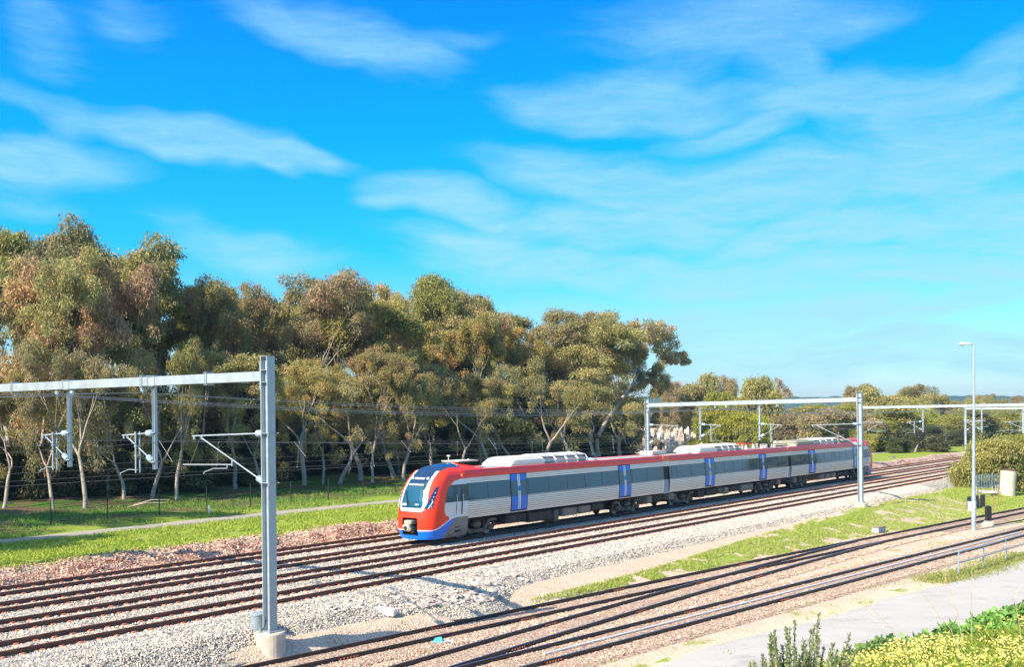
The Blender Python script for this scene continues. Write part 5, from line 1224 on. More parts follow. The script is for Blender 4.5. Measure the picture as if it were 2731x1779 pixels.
q.tube([(1.9, -.7, 4.46), (2.9, -.7, 4.50), (5.0, -.5, 4.42), (9.0, -.3, 4.20)], .03, 5, M['black']); q.tube([(3.4, 0, 4.06), (3.5, .1, 4.75), (3.9, .1, 4.6), (3.9, 0, 4.06)], .035, 5, M['black']); q.obj('high_voltage_gear', parent=c2).location = (17.0, 0, 0)

# thing > part > sub-part, no deeper: lift what hangs below a carriage's own parts
def flatten(car):
    for ch in list(car.children):
        for g in list(ch.children):
            mb_ = ch.matrix_basis.copy(); g.parent = car; g.matrix_basis = mb_ @ g.matrix_basis
            if ch.type == 'EMPTY' and ch.name.startswith('pantograph'): g.name = 'pantograph_' + g.name.split('.')[0]
        if ch.type == 'EMPTY': bpy.data.objects.remove(ch)
for c_ in (c1, c2, c3): flatten(c_)

# ------------------------------------------------------------------ lamp post
p = U(2597, 1413, -1.4); p = Vector((p.x, p.y, float(zground(p.x, p.y))))
r = empty('street_lamp', p, 0, 'tall pale steel lamp post between the sidings with one lamp head pointing left', 'lamp post')
hl = HC - (917 - YH) * p.y / FOC - p.z
q = MB(); q.tube([(0, 0, -.3), (0, 0, 2.2)], .165, 12, M['galv']); q.tube([(0, 0, 2.2), (0, 0, 5.2), (.02, 0, hl)], [.150, .115, .065], 12, M['galv']); q.tube([(0, 0, 2.16), (0, 0, 2.22)], .175, 12, M['galvd']); q.obj('pole', parent=r, smooth=False)
q = MB()
for i in range(22):
    a = random.Random(i).uniform(-1.9, .4) - math.pi / 2 + .9; z = 1.25 + (i % 11) * .08; q.box((.166 * math.cos(a), .166 * math.sin(a), z), (.012, .05 + .03 * (i % 3), .05), M['white'], Matrix.Rotation(a, 3, 'Z') @ Matrix.Rotation(i * .7, 3, 'X'))
q.obj('scrawled_paint', parent=r)
q = MB(); q.tube([(.05, 0, hl - .06), (-.25, 0, hl - .03), (-.32, 0, hl - .02)], [.05, .045, .05], 8, M['galvd']); q.obj('arm', parent=r)
q = MB()
secs = [(-.22, .07, .05), (-.45, .11, .08), (-.70, .17, .11), (-.92, .17, .12), (-1.06, .10, .08), (-1.10, .02, .02)]
V = []; F = []
for x, w, h in secs: V += [(x, w * math.cos(a), hl - .02 + (h if math.sin(a) > 0 else h * .5) * math.sin(a) + (.02 if x > -.8 else 0)) for a in [k * math.pi / 6 for k in range(12)]]
F = [[i * 12 + j, i * 12 + (j + 1) % 12, (i + 1) * 12 + (j + 1) % 12, (i + 1) * 12 + j] for i in range(5) for j in range(12)] + [list(range(12))]
q.add(V, F, M['white']); q.obj('lamp_head', parent=r, smooth=True)
q = MB(); V = [(-.83 + .20 * math.cos(a) * math.cos(b), .14 * math.sin(a) * math.cos(b), hl - .05 - .13 * math.sin(b)) for b in (0, .5, 1, 1.5) for a in [k * math.pi / 6 for k in range(12)]]
q.add(V, [[i * 12 + j, i * 12 + (j + 1) % 12, (i + 1) * 12 + (j + 1) % 12, (i + 1) * 12 + j] for i in range(3) for j in range(12)], M['plain']); q.obj('lamp_glass', parent=r, smooth=True)

# ------------------------------------------------------------------ handrail by the road
M['bluegal'] = simple('blue_grey_rail', (.30, .42, .48), .5, .3, .12, 3)
M['rustpipe'] = simple('rusty_pipe', (.42, .20, .07), .8, 0, .25, 3)
M['darkgreen'] = simple('dark_green_panel', (.07, .085, .065), .55, 0, .12, 1.5, grime=(.12, .12, .09))
M['palegrey'] = simple('pale_grey_metal', (.45, .50, .54), .5, .2, .1, 3)
M['yellowpole'] = simple('timber_batten', (.55, .42, .24), .7, 0, .15, 3)
def rail_fence(name, label, cat, pts, h, mids, r, mat, rails=True):
    """pts: world ground points of the posts"""
    root = empty(name, pts[0], 0, label, cat); inv = -pts[0]
    for p_ in pts: q = MB(); q.tube([p_ + inv + Vector((0, 0, -.2)), p_ + inv + Vector((0, 0, h))], r, 8, mat); q.obj('post', parent=root)
    for z in [h] + list(mids): q = MB(); q.tube([p_ + inv + Vector((0, 0, z)) for p_ in pts], r * .85, 8, mat); q.obj('rail', parent=root)
    return root
hp = [U(u, v, -1.4) for u, v in ((2557, 1536), (2623, 1517), (2683, 1496))]; d_ = (hp[2] - hp[0]) / 2; hp += [hp[2] + d_ * k for k in (1, 2, 3)]
rail_fence('handrail', 'blue grey pipe handrail along the grassy verge of the road', 'railing', hp, 1.22, [.66], .035, M['bluegal'])
hp = [U(u, v, h) for u, v, h in ((2516, 1309, -1.0), (2532, 1309, -1.0), (2545, 1303, -.95))]
hp = [Vector((a.x, a.y, float(zground(a.x, a.y)))) for a in hp]
rail_fence('handrail', 'thin grey guard rail standing on the ballast slope left of the drooping bush', 'railing', hp, 1.15, [], .03, M['palegrey'])
# rusty rail and dark panel
def gpt(u, v, h=-1.2):
    a = U(u, v, h)
    for _ in range(6): a = U(u, v, float(hground(a.x, a.y)))
    return Vector((a.x, a.y, float(zground(a.x, a.y))))
hp = [gpt(2629, 1356), gpt(2648, 1352), gpt(2669, 1343)]
rail_fence('pipe_rail', 'low rusty orange pipe rail right of the dark green panels', 'railing', hp, 1.0, [], .035, M['rustpipe'])
a, b = gpt(2579, 1362), gpt(2627, 1353); d_ = b - a; L = d_.length; an = math.atan2(d_.y, d_.x)
r = empty('panel_screen', a, an, 'dark green sheet metal screen with pale battens behind the lamp post', 'screen')
for k in range(4):
    q = MB(); q.box((L * (k + .5) / 4, 0, .56), (L / 4 - .03, .05, 1.22), M['darkgreen']); q.box((L * (k + .5) / 4, -.035, 1.02), (L / 4 - .04, .03, .04), M['darkgreen']); q.obj('panel', parent=r)
for k in (.22, .64): q = MB(); q.box((L * k, -.07, .55), (.08, .06, 1.25), M['yellowpole']); q.obj('batten', parent=r)
q = MB(); q.box((.03, -.25, .35), (.06, .4, .9), M['palegrey']); q.obj('side_post', parent=r)
# dwarf signal
a = gpt(2636, 1404); r = empty('dwarf_signal', a, .3, 'black oval backed ground signal on a concrete foot between the sidings', 'signal')
q = MB(); q.add([(-.45, -.38, -.1), (.45, -.38, -.1), (.45, .38, -.1), (-.45, .38, -.1), (-.2, -.2, .38), (.2, -.2, .38), (.2, .2, .38), (-.2, .2, .38)], [[3, 2, 1, 0], [4, 5, 6, 7], [0, 1, 5, 4], [1, 2, 6, 5], [2, 3, 7, 6], [3, 0, 4, 7]], M['concrete']); q.obj('concrete_foot', parent=r)
q = MB(); pl = [(.20 * math.cos(t_), 1.0 + (.20 * math.sin(t_)) + (.34 if math.sin(t_) > 0 else -.34)) for t_ in [k * math.pi / 9 for k in range(18)]]
q.prism(pl, -.12, .16, lambda x, z, e_: (x, e_, z), M['black']); q.tube([(0, .05, .38), (0, .05, .6)], .07, 8, M['black']); q.obj('housing', parent=r)
q = MB()
for z in (.72, 1.0, 1.28): q.tube([(0, .16, z), (0, .30, z + .01)], .09, 12, M['black'])
q.obj('lamp_hoods', parent=r)
q = MB(); pts = [gpt(2652, 1403) + Vector((0, 0, .05)), gpt(2690, 1396) + Vector((0, 0, .05)), gpt(2731, 1388) + Vector((0, 0, .05))]; q.tube(pts, .05, 6, M['under']); props(q.obj('cable_duct'), 'dark cable lying on the ground right of the black ground signal', 'cable')
# concrete pillar
a = gpt(2688, 1322); r = empty('concrete_pillar', a, .2, 'stout leaning pale concrete pillar with a rusty cap in front of the drooping bush', 'pillar')
q = MB(); R_ = 0.62; n = 22; V = []
for z, rr, dx in ((-.3, .80, -.08), (0, .76, -.06), (1.2, .74, .0), (2.52, .78, .10)): V += [(rr * math.cos(2 * math.pi * j / n) + dx, rr * math.sin(2 * math.pi * j / n), z + (.10 * math.cos(2 * math.pi * j / n) * -1 if z > 2 else 0)) for j in range(n)]
q.add(V, [[i * n + j, i * n + (j + 1) % n, (i + 1) * n + (j + 1) % n, (i + 1) * n + j] for i in range(3) for j in range(n)] + [list(range(3 * n, 4 * n))], M['concrete']); q.obj('shaft', parent=r)
q = MB(); q.lathe((.10, 0, 2.5), (.06, 0, 1), [(0, .80), (.10, .80), (.2, .02)], 22, M['rustb']); q.obj('cap', parent=r)
# palisade fence behind
pa, pb = gpt(2600, 1316), gpt(2760, 1310); d_ = pb - pa; L = d_.length; n = int(L / .28)
r = empty('palisade_fence', pa, math.atan2(d_.y, d_.x), 'blue grey paling fence behind the concrete pillar', 'fence')
for z in (.25, 1.35): q = MB(); q.box((L / 2, .03, z), (L, .04, .05), M['bluegal']); q.obj('rail', parent=r)
pm = MB(); pm.box((0, 0, .78), (.06, .03, 1.5), M['bluegal']); pmm = pm.mesh('paling')
for k in range(n): o = link('paling', pmm, r); o.location = (k * L / n, 0, 0)
for k in range(4):
    u, v = [(2605, 1322), (2656, 1318), (2646, 1316), (2660, 1316)][k]; a = gpt(u, v); q = MB(); q.tube([(0, 0, -.1), (.05 * (k - 1), 0, .7 + .2 * (k % 2))], [.09, .05], 7, M['bark']); o = q.obj('stump'); o.location = a
    props(o, ['short pale stump right of the lamp post base fence', 'thin pale stake beside the concrete pillar', 'short dark stake left of the thin pale one', 'forked pale stick nearest the concrete pillar'][k], 'stump')
a = gpt(2628, 1320); o = link('boulder', bpy.data.meshes['rubble_stone'], None); o.location = a + Vector((0, 0, .15)); o.scale = (1.4, .8, .7); props(o, 'big pale boulder below the drooping bush', 'boulder')
# grey trunking box and scraps
a = gpt(2334, 1424); b = gpt(2361, 1418); d_ = b - a; L = 1.35; r = empty('trunking_box', a, math.atan2(d_.y, d_.x), 'grey rectangular concrete box lying in the grass by the siding', 'box')
q = MB(); q.box((L / 2, 0, .18), (L, .5, .46), M['palegrey'], bev=.02); q.obj('case', parent=r); q = MB(); q.box((L / 2, 0, .425), (L + .05, .54, .04), M['box']); q.obj('lid', parent=r)
rs = random.Random(2)
for k in range(6):
    a = gpt(2346 + k * 5.2, 1424 - k * .9); o = link('brick', bpy.data.meshes['rubble_stone'], None); o.location = a + Vector((0, 0, .05)); o.scale = (.16, .12, .12); o.rotation_euler = (rs.random(), rs.random(), rs.random() * 6)
    props(o, 'broken brick beside the grey box in the grass', 'brick', 'broken bricks beside the grey box')
q = MB(); q.box((0, 0, .06), (.55, .22, .06), M['white'], Matrix.Rotation(.2, 3, 'X')); q.box((.6, -.12, .05), (.5, .25, .05), M['white'], Matrix.Rotation(.4, 3, 'Z')); o = q.obj('scrap'); o.location = gpt(2533, 1437); props(o, 'white broken scraps on the dirt between the sidings', 'scrap')
# concrete slab in the ballast heap
a = gpt(1010, 1640); M_ = Matrix.Rotation(-.32, 3, 'Z')
q = MB(); q.box((0, 0, .02), (1.45, .34, .26), M['creamslab'] if 'creamslab' in M else M['white'], M_, bev=.015); o = q.obj('concrete_slab'); o.location = a + Vector((.0, .0, .15)); o.rotation_euler = (.1, .04, 0); props(o, 'white concrete beam half buried at the ballast foot', 'slab')
q = MB(); q.box((0, 0, 0), (1.9, .6, .14), M['concrete'], bev=.02); o = q.obj('pit_cover'); c_ = U(2228, 1296, -.16); o.location = c_; o.rotation_euler = (0, 0, math.atan2(C, S)); props(o, 'flat pale concrete pit cover beside the track behind the second post', 'pit cover')
q = MB(); q.tube([(0, 0, -.2), (0, 0, .22)], .05, 8, M['white']); q.lathe((0, 0, .22), (0, 0, 1), [(0, .14), (.10, .14), (.13, .02)], 12, M['rustpipe']); o = q.obj('marker_post'); o.location = U(2302, 1282, -.2); props(o, 'small orange capped marker post beside the rear carriage', 'marker')
q = MB(); q.box((0, 0, .15), (.45, .3, .5), M['bogieg'], bev=.04); o = q.obj('marker_stone'); o.location = gpt(2383, 1244); props(o, 'small grey stone block on the bank behind the tracks', 'block')
# white pipe between the near siding's rails
def ypipe(pts, r, mat, h):
    P = [U(u, v, h) for u, v in pts]; t = np.array([TN(a.x, a.y)[0] for a in P]); n = np.array([TN(a.x, a.y)[1] for a in P]); c = np.polyfit(t, n, 2); tt = np.arange(t.min(), t.max() + .1, .6)
    return [Vector((x * S - y * C, x * C + y * S, h + TAU * (x * S - y * C))) for x, y in zip(tt, np.polyval(c, tt))]
q = MB(); q.tube(ypipe([(1430, 1742), (1480, 1742), (1600, 1710), (2000, 1609), (2131, 1571), (2564, 1458), (2731, 1419)], .035, None, -1.29), .035, 8, M['whitep']); props(q.obj('pipe'), 'long thin white pipe lying between the rails of the near siding', 'pipe')
for k, (u, v) in enumerate(((1390, 1700), )):
    pass
q = MB(); q.tube([gpt(1344, 1676) + Vector((0, 0, .1)), gpt(1386, 1665) + Vector((0, 0, .1))], .03, 6, M['black']); props(q.obj('rod'), 'short black rod lying between the siding rails', 'rod')
M['cyan'] = simple('cyan_plastic', (.04, .42, .60), .5, 0, .2, 8)
a = gpt(1168, 1719); q = MB(); q.add([(-.22, -.1, 0), (.2, -.14, 0), (.25, .12, .02), (-.2, .14, 0), (-.1, -.02, .16), (.12, .0, .20)], [[0, 1, 5, 4], [1, 2, 5], [2, 3, 4, 5], [3, 0, 4]], M['cyan']); o = q.obj('plastic_bag'); o.location = a + Vector((0, 0, .08)); props(o, 'crumpled cyan plastic litter between the sidings', 'litter')
q = MB(); b = gpt(1183, 1722); q.tube([b + Vector((0, 0, .1)), b + Vector((.14, .05, .18)), b + Vector((.30, .0, .14)), b + Vector((.36, -.14, .1))], .03, 6, M['white']); props(q.obj('hose'), 'short curled white hose beside the cyan litter', 'hose')

# ------------------------------------------------------------------ wire fence in front of the wood
ft = [38.2 + 3.95 * k for k in range(-2, 24)]; P = [W(t, 62.2, 0) for t in ft]; P = [Vector((a.x, a.y, float(zground(a.x, a.y)))) for a in P]
r = empty('wire_fence', P[2], 0, 'black wire fence with thin posts along the front of the wood', 'fence'); inv = -P[2]
for p_ in P: q = MB(); q.tube([p_ + inv + Vector((0, 0, -.2)), p_ + inv + Vector((0, 0, 1.75))], .04, 6, M['blackpost']); q.obj('post', parent=r)
for z in (.2, .75, 1.3, 1.7): q = MB(); q.tube([p_ + inv + Vector((0, 0, z)) for p_ in P], .006, 3, M['blackpost']); q.obj('wire', parent=r)
for k, (u, v) in enumerate(((340, 1360), (355, 1352))):
    q = MB(); a = gpt(u, v); b = a + Vector((2.6, .3, .25 + .1 * k)); q.tube([a + Vector((0, 0, .15)), (a + b) / 2 + Vector((0, 0, .35)), b + Vector((0, 0, .2))], [.06, .05, .02], 5, M['bark']); props(q.obj('fallen_branch'), ['lower', 'upper'][k] + ' one of two fallen pale branches on the wood floor behind the fence', 'branch')
q = MB(); q.box((0, 0, .2), (.14, .05, .8), M['white']); o = q.obj('marker_post'); o.location = gpt(558, 1372); props(o, 'small white marker stake in the grass before the wood', 'stake')

# ------------------------------------------------------------------ cemetery
M['tomb'] = simple('tomb_stone', (.62, .49, .38), .85, 0, .15, 1.0, .2, grime=(.36, .28, .22)); M['tombw'] = simple('white_marble', (.78, .68, .60), .7, 0, .1, 1); M['tombd'] = simple('dark_granite', (.17, .13, .12), .5, 0, .2, 1)
def grave(kind, mat):
    mb = MB(); m = M[mat]
    if kind == 'slab': mb.prism([(-.4, 0), (.4, 0), (.4, .9)] + [(.4 * math.cos(a), .9 + .35 * math.sin(a)) for a in (.5, 1.05, 1.57, 2.1, 2.65)] + [(-.4, .9)], -.1, .1, lambda x, z, e_: (x, e_, z), m); mb.box((0, -.5, .1), (1.0, 1.4, .2), m)
    elif kind == 'pillar': mb.box((0, 0, .15), (1.0, 1.0, .3), m); mb.box((0, 0, .45), (.7, .7, .3), m); mb.box((0, 0, 1.4), (.40, .40, 1.6), m, bev=.03); mb.add([(-.2, -.2, 2.2), (.2, -.2, 2.2), (.2, .2, 2.2), (-.2, .2, 2.2), (0, 0, 2.5)], [[0, 1, 4], [1, 2, 4], [2, 3, 4], [3, 0, 4]], m)
    elif kind == 'cross': mb.box((0, 0, .25), (.8, .7, .5), m); mb.box((0, 0, 1.2), (.18, .16, 1.5), m); mb.box((0, 0, 1.5), (.75, .15, .18), m)
    elif kind == 'box': mb.box((0, 0, .35), (.8, 1.9, .7), m, bev=.04); mb.box((0, 0, .74), (.9, 2.0, .08), m)
    return mb.mesh('headstone')
gm = {}
for k in ('slab', 'pillar', 'cross', 'box'):
    for m_ in ('tomb', 'tombw', 'tombd'): gm[k, m_] = grave(k, m_)
rs = random.Random(12); cnt = 0
desc = {'slab': 'round topped upright gravestone', 'pillar': 'obelisk gravestone', 'cross': 'cross gravestone', 'box': 'low box tomb'}; dm = {'tomb': 'tan', 'tombw': 'pale pink', 'tombd': 'dark'}
while cnt < 290:
    u = rs.uniform(1712, 1872) if cnt < 235 else rs.uniform(2040, 2180)
    v = rs.uniform(1152, 1243) if u < 1900 else rs.uniform(1140, 1195)
    if u < 1830 and v > 1205 + (u - 1712) * .32: continue
    a = U(u, v, 3)
    ok = True
    for _ in range(12):
        hh = float(hground(a.x, a.y))
        a = a.lerp(U(u, v, min(hh, 5.0)), .5)
    if a.y < 120 or a.y > 420: cnt += 1; continue
    k = rs.choice(['slab', 'slab', 'pillar', 'pillar', 'cross', 'box']); m_ = rs.choice(['tomb', 'tomb', 'tombw', 'tombw', 'tombd'])
    o = link('headstone', gm[k, m_]); o.location = (a.x, a.y, float(zground(a.x, a.y))); o.rotation_euler = (rs.uniform(-.04, .04), rs.uniform(-.04, .04), .1 + rs.gauss(0, .12)); s_ = rs.uniform(.62, .95); o.scale = (s_, s_, s_ * rs.uniform(.85, 1.25))
    zone = 'in the crowded cemetery behind the second portal left post' if u < 1900 else 'seen through the shrubs behind the pantograph'
    props(o, dm[m_] + ' ' + desc[k] + ' ' + zone, 'gravestone', 'gravestones in the cemetery, %s %s, %s' % (dm[m_], desc[k], 'left' if u < 1900 else 'right')); cnt += 1

# ------------------------------------------------------------------ grass, flowers, near shrubs
def blades(name, label, X, Y, Z, hmin, hmax, wd, cols, seed, lean=.35, kind='stuff', tip=None):
    rng = np.random.default_rng(seed); n = len(X); a = rng.random(n) * 6.283; h = hmin + (hmax - hmin) * rng.random(n) ** 1.5; l = rng.normal(size=(n, 2)) * lean
    w = wd * (.6 + .8 * rng.random(n)); dx, dy = np.cos(a) * w, np.sin(a) * w; B = np.stack([X, Y, Z - .02], -1)
    V = np.stack([B + np.stack([-dx, -dy, 0 * w], -1), B + np.stack([dx, dy, 0 * w], -1), B + np.stack([l[:, 0] * h * .4 + dx * .6, l[:, 1] * h * .4 + dy * .6, h * .6], -1), B + np.stack([l[:, 0] * h, l[:, 1] * h, h], -1)], 1).reshape(-1, 3)
    cols = np.array(cols); c = cols[rng.integers(0, len(cols), n)] * (.7 + .6 * rng.random(n))[:, None]
    o = link(name, mesh_np(name, V, np.arange(4 * n).reshape(-1, 4), M['leaf'], False, col=np.repeat(c, 4, 0))); return props(o, label, kind=kind)
GR = [(.27, .36, .035), (.35, .43, .05), (.43, .46, .08), (.19, .29, .03), (.50, .48, .14)]
GD = [(.38, .42, .10), (.46, .44, .16), (.50, .45, .22), (.30, .36, .06), (.22, .32, .05)]
rng = np.random.default_rng(77)
def samp(n, t0, t1, a0, a1, pw=1.4):
    t = t0 + (t1 - t0) * rng.random(n) ** pw; a = a0 + (a1 - a0) * rng.random(n); X, Y = wxy(t, a); return t, a, X, Y
t, a, X, Y = samp(190000, 8, 135, 47.3, 56.6); k = (fbm(t, a, .9, 41) > .36 + .16 * np.clip((48.4 - a), 0, 1)); k &= rng.random(len(t)) < .35 + .65 * np.clip((a - 47.3) / 1.2, 0, 1); X, Y, t, a = X[k], Y[k], t[k], a[k]
blades('grass', 'bright green grass strip between the cutting and the service track', X, Y, zground(X, Y), .06, .24, .022, GR, 1)
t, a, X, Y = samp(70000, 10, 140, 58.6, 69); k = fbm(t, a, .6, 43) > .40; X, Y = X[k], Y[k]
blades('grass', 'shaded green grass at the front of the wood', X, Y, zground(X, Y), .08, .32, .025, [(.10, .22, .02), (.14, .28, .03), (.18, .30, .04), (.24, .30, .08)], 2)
n = 180000; t = 40 + 96 * rng.random(n) ** 1.25; e1 = yn('E1', t); hi = 29.8 + drift(t) - 2.2 * np.clip((95 - t) / 45, 0, 1); nn = e1 + .25 + rng.random(n) * np.maximum(hi - e1 - .25, .05)
k = (fbm(t, nn, .8, 45) > .38) & (rng.random(n) < np.clip((t - 40) / 24, .02, 1)); t, nn = t[k], nn[k]; X, Y = t * S - nn * C, t * C + nn * S
blades('grass', 'green and straw coloured grass between the ballast and the curving siding', X, Y, zground(X, Y), .05, .20, .020, GD + GR[:2], 3)
n = 60000; t = 18 + 90 * rng.random(n) ** 1.3; nn = -2 + 31 * rng.random(n); k = (fbm(t, nn, .7, 47) > .55) & (nn < yn('E1', t) + .8) & (nn > yn('G2', t) - 4.0); k &= (vnoise(t, nn, 1.6, 9) > .35); t, nn = t[k], nn[k]; X, Y = t * S - nn * C, t * C + nn * S
blades('weeds', 'scattered green weeds among the sidings', X, Y, zground(X, Y) + .03, .05, .20, .018, GR + GD[:1], 4)
# verge under the handrail
pp = [U(u, v, -1.4) for u, v in ((2480, 1548), (2560, 1537), (2640, 1517), (2700, 1494), (2760, 1480))]; X, Y = [], []
for i in range(9000):
    j = rng.integers(0, 4); f_ = rng.random(); q_ = pp[j].lerp(pp[j + 1], f_); X.append(q_.x + rng.normal() * .55); Y.append(q_.y + rng.normal() * .7)
X, Y = np.array(X), np.array(Y); blades('grass', 'green tufts around the feet of the road handrail', X, Y, zground(X, Y) + .02, .06, .26, .02, GR + GD[:2], 5)
# the near embankment
def bank_pts(n, q0, q1, e0, e1, ep=1.0):
    q = q0 + (q1 - q0) * rng.random(n); e = e0 + (e1 - e0) * rng.random(n) ** ep; return BP0.x + BD.x * q + BN.x * e, BP0.y + BD.y * q + BN.y * e, q, e
X, Y, q_, e_ = bank_pts(210000, -3.5, 13, -8.5, 1.0, .9)
blades('grass', 'fresh green grass on the near embankment', X, Y, zbank(X, Y), .10, .34, .008, FRESH + [(.34, .44, .06), (.42, .48, .09), (.28, .40, .04)], 6, .45)
X, Y, q_, e_ = bank_pts(5500, 2.5, 13, -6.5, -1.8); k = (q_ + 1.3 * (-e_) > 9.5)
blades('dry_grass', 'straw coloured dry grass in the bottom right corner', X[k], Y[k], zbank(X[k], Y[k]), .3, .75, .005, [(.55, .42, .22), (.45, .36, .18)], 7, .5)
def flowers():
    X, Y, q, e = bank_pts(34000, .2, 13, -8.5, .1, .9); r_ = np.random.default_rng(5)
    k = fbm(X, Y, .9, 51) > (.47 - .05 * np.clip(q / 8, 0, 1)); X, Y = X[k], Y[k]; n = len(X); Z = zbank(X, Y) + .20 + .20 * r_.random(n)
    V = []; c = np.stack([X, Y, Z], -1); nrm = r_.normal(size=(n, 3)) * .5 + np.array([-.2, -.7, .8]); nrm /= np.linalg.norm(nrm, axis=1)[:, None]
    u = np.cross(nrm, [0, 0, 1.0]); u /= np.linalg.norm(u, axis=1)[:, None]; b = np.cross(nrm, u); rad = (.012 + .012 * r_.random(n))[:, None]; a0 = r_.random(n) * 6.28; P = [c - nrm * .004]
    for j in range(8):
        a_ = (a0 + j * math.pi / 4)[:, None]; rr = rad * (1.0 if j % 2 == 0 else .45); P.append(c + (u * np.cos(a_) + b * np.sin(a_)) * rr + nrm * .004)
    V = np.stack(P, 1).reshape(-1, 3); F = np.array([[0, 1 + j, 1 + (j + 1) % 8] for j in range(8)])[None] + np.arange(n)[:, None, None] * 9
    col = np.array([(.92, .80, .16), (.95, .86, .28), (.88, .74, .10)])[r_.integers(0, 3, n)]
    o = link('wildflowers', mesh_np('wildflowers', V, F.reshape(-1, 3), M['leaf'], False, col=np.repeat(col, 9, 0))); props(o, 'mass of small yellow wildflowers on the near embankment', kind='stuff')
flowers()
def near_shrub(q0, e0, rx, ry, h, n, L, Wd, cols, label, seed, cat='shrub', droop=.1):
    r_ = np.random.default_rng(seed); x0, y0 = BP0.x + BD.x * q0 + BN.x * e0, BP0.y + BD.y * q0 + BN.y * e0; z0 = float(zbank(x0, y0)); cen = []; st = MB()
    for i in range(n):
        a = r_.random() * 6.28; rr = math.sqrt(r_.random()); dx, dy = rx * rr * math.cos(a), ry * rr * math.sin(a); px, py = BD.x * dx + BN.x * dy, BD.y * dx + BN.y * dy
        z = h * (.30 + .7 * (1 - rr ** 2)) * (.7 + .4 * r_.random()) - .25 * max(0, dy) * .6; cen.append((px, py, z)); st.tube([(px * .6, py * .6, -.25), (px, py, z)], [.01, .004], 3, M['twig'])
    V, F, c = leaf_cloud(r_, cen, [.17] * n, 26, L, Wd, droop, cols, .7, .4, .2)
    e = empty('leafy_shrub', (x0, y0, z0), 0, label, cat, 'leafy green shrubs along the top of the near embankment'); link('foliage', mesh_np('foliage', V, F, M['leaf'], False, col=c), e); st.obj('stems', parent=e)
MAL = [(.15, .33, .05), (.21, .42, .08), (.28, .48, .12), (.11, .25, .04)]
near_shrub(3.55, .1, 1.15, .5, .36, 90, .105, .085, MAL, 'low leafy green shrub, leftmost of those along the embankment top', 1)
near_shrub(5.2, .1, 1.1, .55, .46, 100, .11, .09, MAL, 'leafy green shrub second from the left on the embankment top', 2)
near_shrub(7.1, .1, 1.3, .6, .55, 120, .115, .095, MAL, 'tallest leafy green shrub, at the right part of the embankment top', 3)
near_shrub(9.2, .1, 1.5, .65, .60, 130, .115, .095, MAL, 'leafy green shrub at the right edge of the photo', 4)
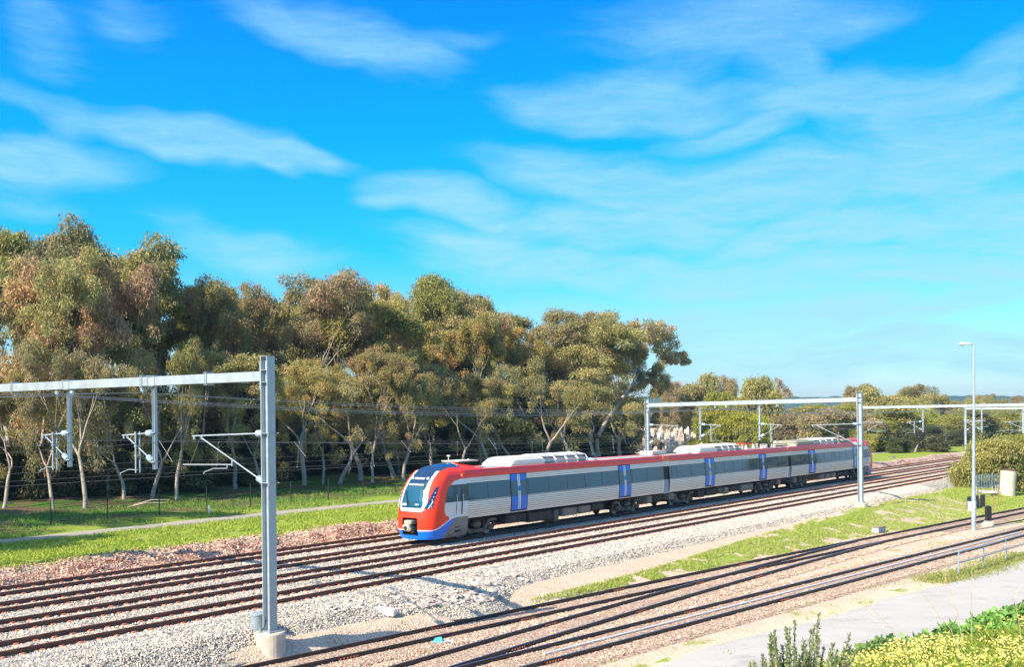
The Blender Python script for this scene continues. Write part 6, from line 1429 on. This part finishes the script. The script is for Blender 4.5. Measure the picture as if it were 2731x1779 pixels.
def olive_bush():
    r_ = np.random.default_rng(9); x0, y0 = 3.62, 13.9; e = empty('olive_bush', (x0, y0, float(zbank(x0, y0))), 0, 'dark grey green bush with narrow upright leafy shoots in the near foreground', 'bush')
    st = MB(); V, F, Cc, nb = [], [], [], 0
    tops = [(-.95, 0, .62), (-.80, .1, .45), (-.45, 0, .75), (-.25, .15, 1.15), (-.12, 0, 1.22), (.02, .1, 1.30), (.12, -.1, 1.0), (.36, .1, 1.42), (.30, -.1, 1.1), (.52, .0, 1.0), (.78, .1, 1.12), (.72, -.1, .8), (-.6, -.3, .5), (-.3, -.4, .7), (0, -.4, .8), (.3, -.4, .75), (.6, -.3, .6), (-.1, .3, .9), (.2, .3, 1.0), (-.4, .2, .8), (-.05, -.2, 1.0), (.45, .2, .9), (-.15, -.5, .55), (.15, -.6, .6), (.5, -.5, .5), (-.5, -.5, .4)]
    for tx, ty, tz in tops:
        for rep in range(3):
            jx, jy, jz = r_.normal(size=3) * (.0 if rep == 0 else .13); base = np.array([tx * .35 + jx, ty * .35 + jy, -.2]); top = np.array([tx + jx, ty + jy, tz * .92 * (1 if rep == 0 else .85)]); mid = (base + top) / 2 + np.array([tx * .12, ty * .1, .0])
            N = 26; P = np.array([(1 - s) ** 2 * base + 2 * s * (1 - s) * mid + s * s * top for s in np.linspace(0, 1, N)]); st.tube([tuple(p) for p in P[::3]], [.010] * 5 + [.005] * (len(P[::3]) - 5), 4, M['bark'], caps=False)
            m = 190; s = .22 + .78 * r_.random(m) ** .8; pp_ = np.stack([np.interp(s, np.linspace(0, 1, N), P[:, i]) for i in range(3)], -1); dr = (P[-1] - P[N // 2]); dr /= np.linalg.norm(dr)
            ld = dr * .85 + r_.normal(size=(m, 3)) * .42; ld /= np.linalg.norm(ld, axis=1)[:, None]; sd_ = np.cross(ld, r_.normal(size=(m, 3))); sd_ /= np.linalg.norm(sd_, axis=1)[:, None]; l = (.055 + .035 * r_.random(m))[:, None] * (1.1 - .35 * s)[:, None]; w = .0095 + .004 * r_.random(m)[:, None]
            V.append(np.stack([pp_, pp_ + ld * l * .5 + sd_ * w, pp_ + ld * l, pp_ + ld * l * .5 - sd_ * w], 1).reshape(-1, 3)); cc = np.array([(.20, .25, .10), (.28, .32, .14), (.36, .39, .19), (.14, .18, .07)])[r_.integers(0, 4, m)]; Cc.append(np.repeat(cc, 4, 0))
    e.scale = (.92, .95, .98); V = np.concatenate(V); link('foliage', mesh_np('foliage', V, np.arange(len(V)).reshape(-1, 4), M['leaf'], False, col=np.concatenate(Cc)), e); st.obj('stems', parent=e)
olive_bush()
for i, (q0, e0, h, lx) in enumerate(((3.6, -1.3, 1.5, -.35), (4.2, -1.0, 1.7, .05), (2.6, -2.0, 1.2, -.7), (1.9, -1.6, 1.3, -.9), (4.7, -1.6, 1.1, -.15), (8.3, -2.6, 1.0, -.5), (7.4, -3.2, .9, .25))):
    x0, y0 = BP0.x + BD.x * q0 + BN.x * e0, BP0.y + BD.y * q0 + BN.y * e0; z0 = float(zbank(x0, y0)); r_ = random.Random(i); q = MB(); top = (lx, .1, h)
    q.tube([(0, 0, -.1), (lx * .4, .05, h * .55), top], [.006, .005, .002], 4, M['twig'])
    for k in range(7): s = .5 + .07 * k; b = Vector((lx * s, .05, h * s)); q.tube([b, b + Vector((r_.uniform(-.16, .16), r_.uniform(-.1, .1), r_.uniform(.06, .2)))], [.0028, .0012], 3, M['twig'])
    o = q.obj('dry_stalk'); o.location = (x0, y0, z0); props(o, ['tall dry stalk leaning left before the leafy shrubs', 'tallest upright branching dry stalk before the leafy shrubs', 'dry stalk leaning far left over the road edge', 'leftmost dry stalk, beside the dark grey green bush', 'short upright dry stalk right of the tallest one', 'dry stalk leaning left in the flowers at the right', 'dry stalk leaning right in the bottom right corner'][i], 'dry stalk', 'dry stalks on the near embankment')

# ------------------------------------------------------------------ haze
def haze():
    mb = MB(); mb.box((700, 1450, 38.5), (4600, 3200, 95), None); me = mb.mesh('haze', []); o = link('haze', me)
    m = bpy.data.materials.new('air'); m.use_nodes = True; nt = m.node_tree; nt.nodes.clear(); out = nt.nodes.new('ShaderNodeOutputMaterial'); v = nt.nodes.new('ShaderNodeVolumePrincipled')
    v.inputs['Color'].default_value = (.30, .62, 1, 1); v.inputs['Density'].default_value = HAZE; v.inputs['Anisotropy'].default_value = .2; nt.links.new(v.outputs[0], out.inputs[1]); me.materials.append(m); props(o, 'thin blue haze of distant air', kind='stuff')
HAZE = 1.5e-4
haze()
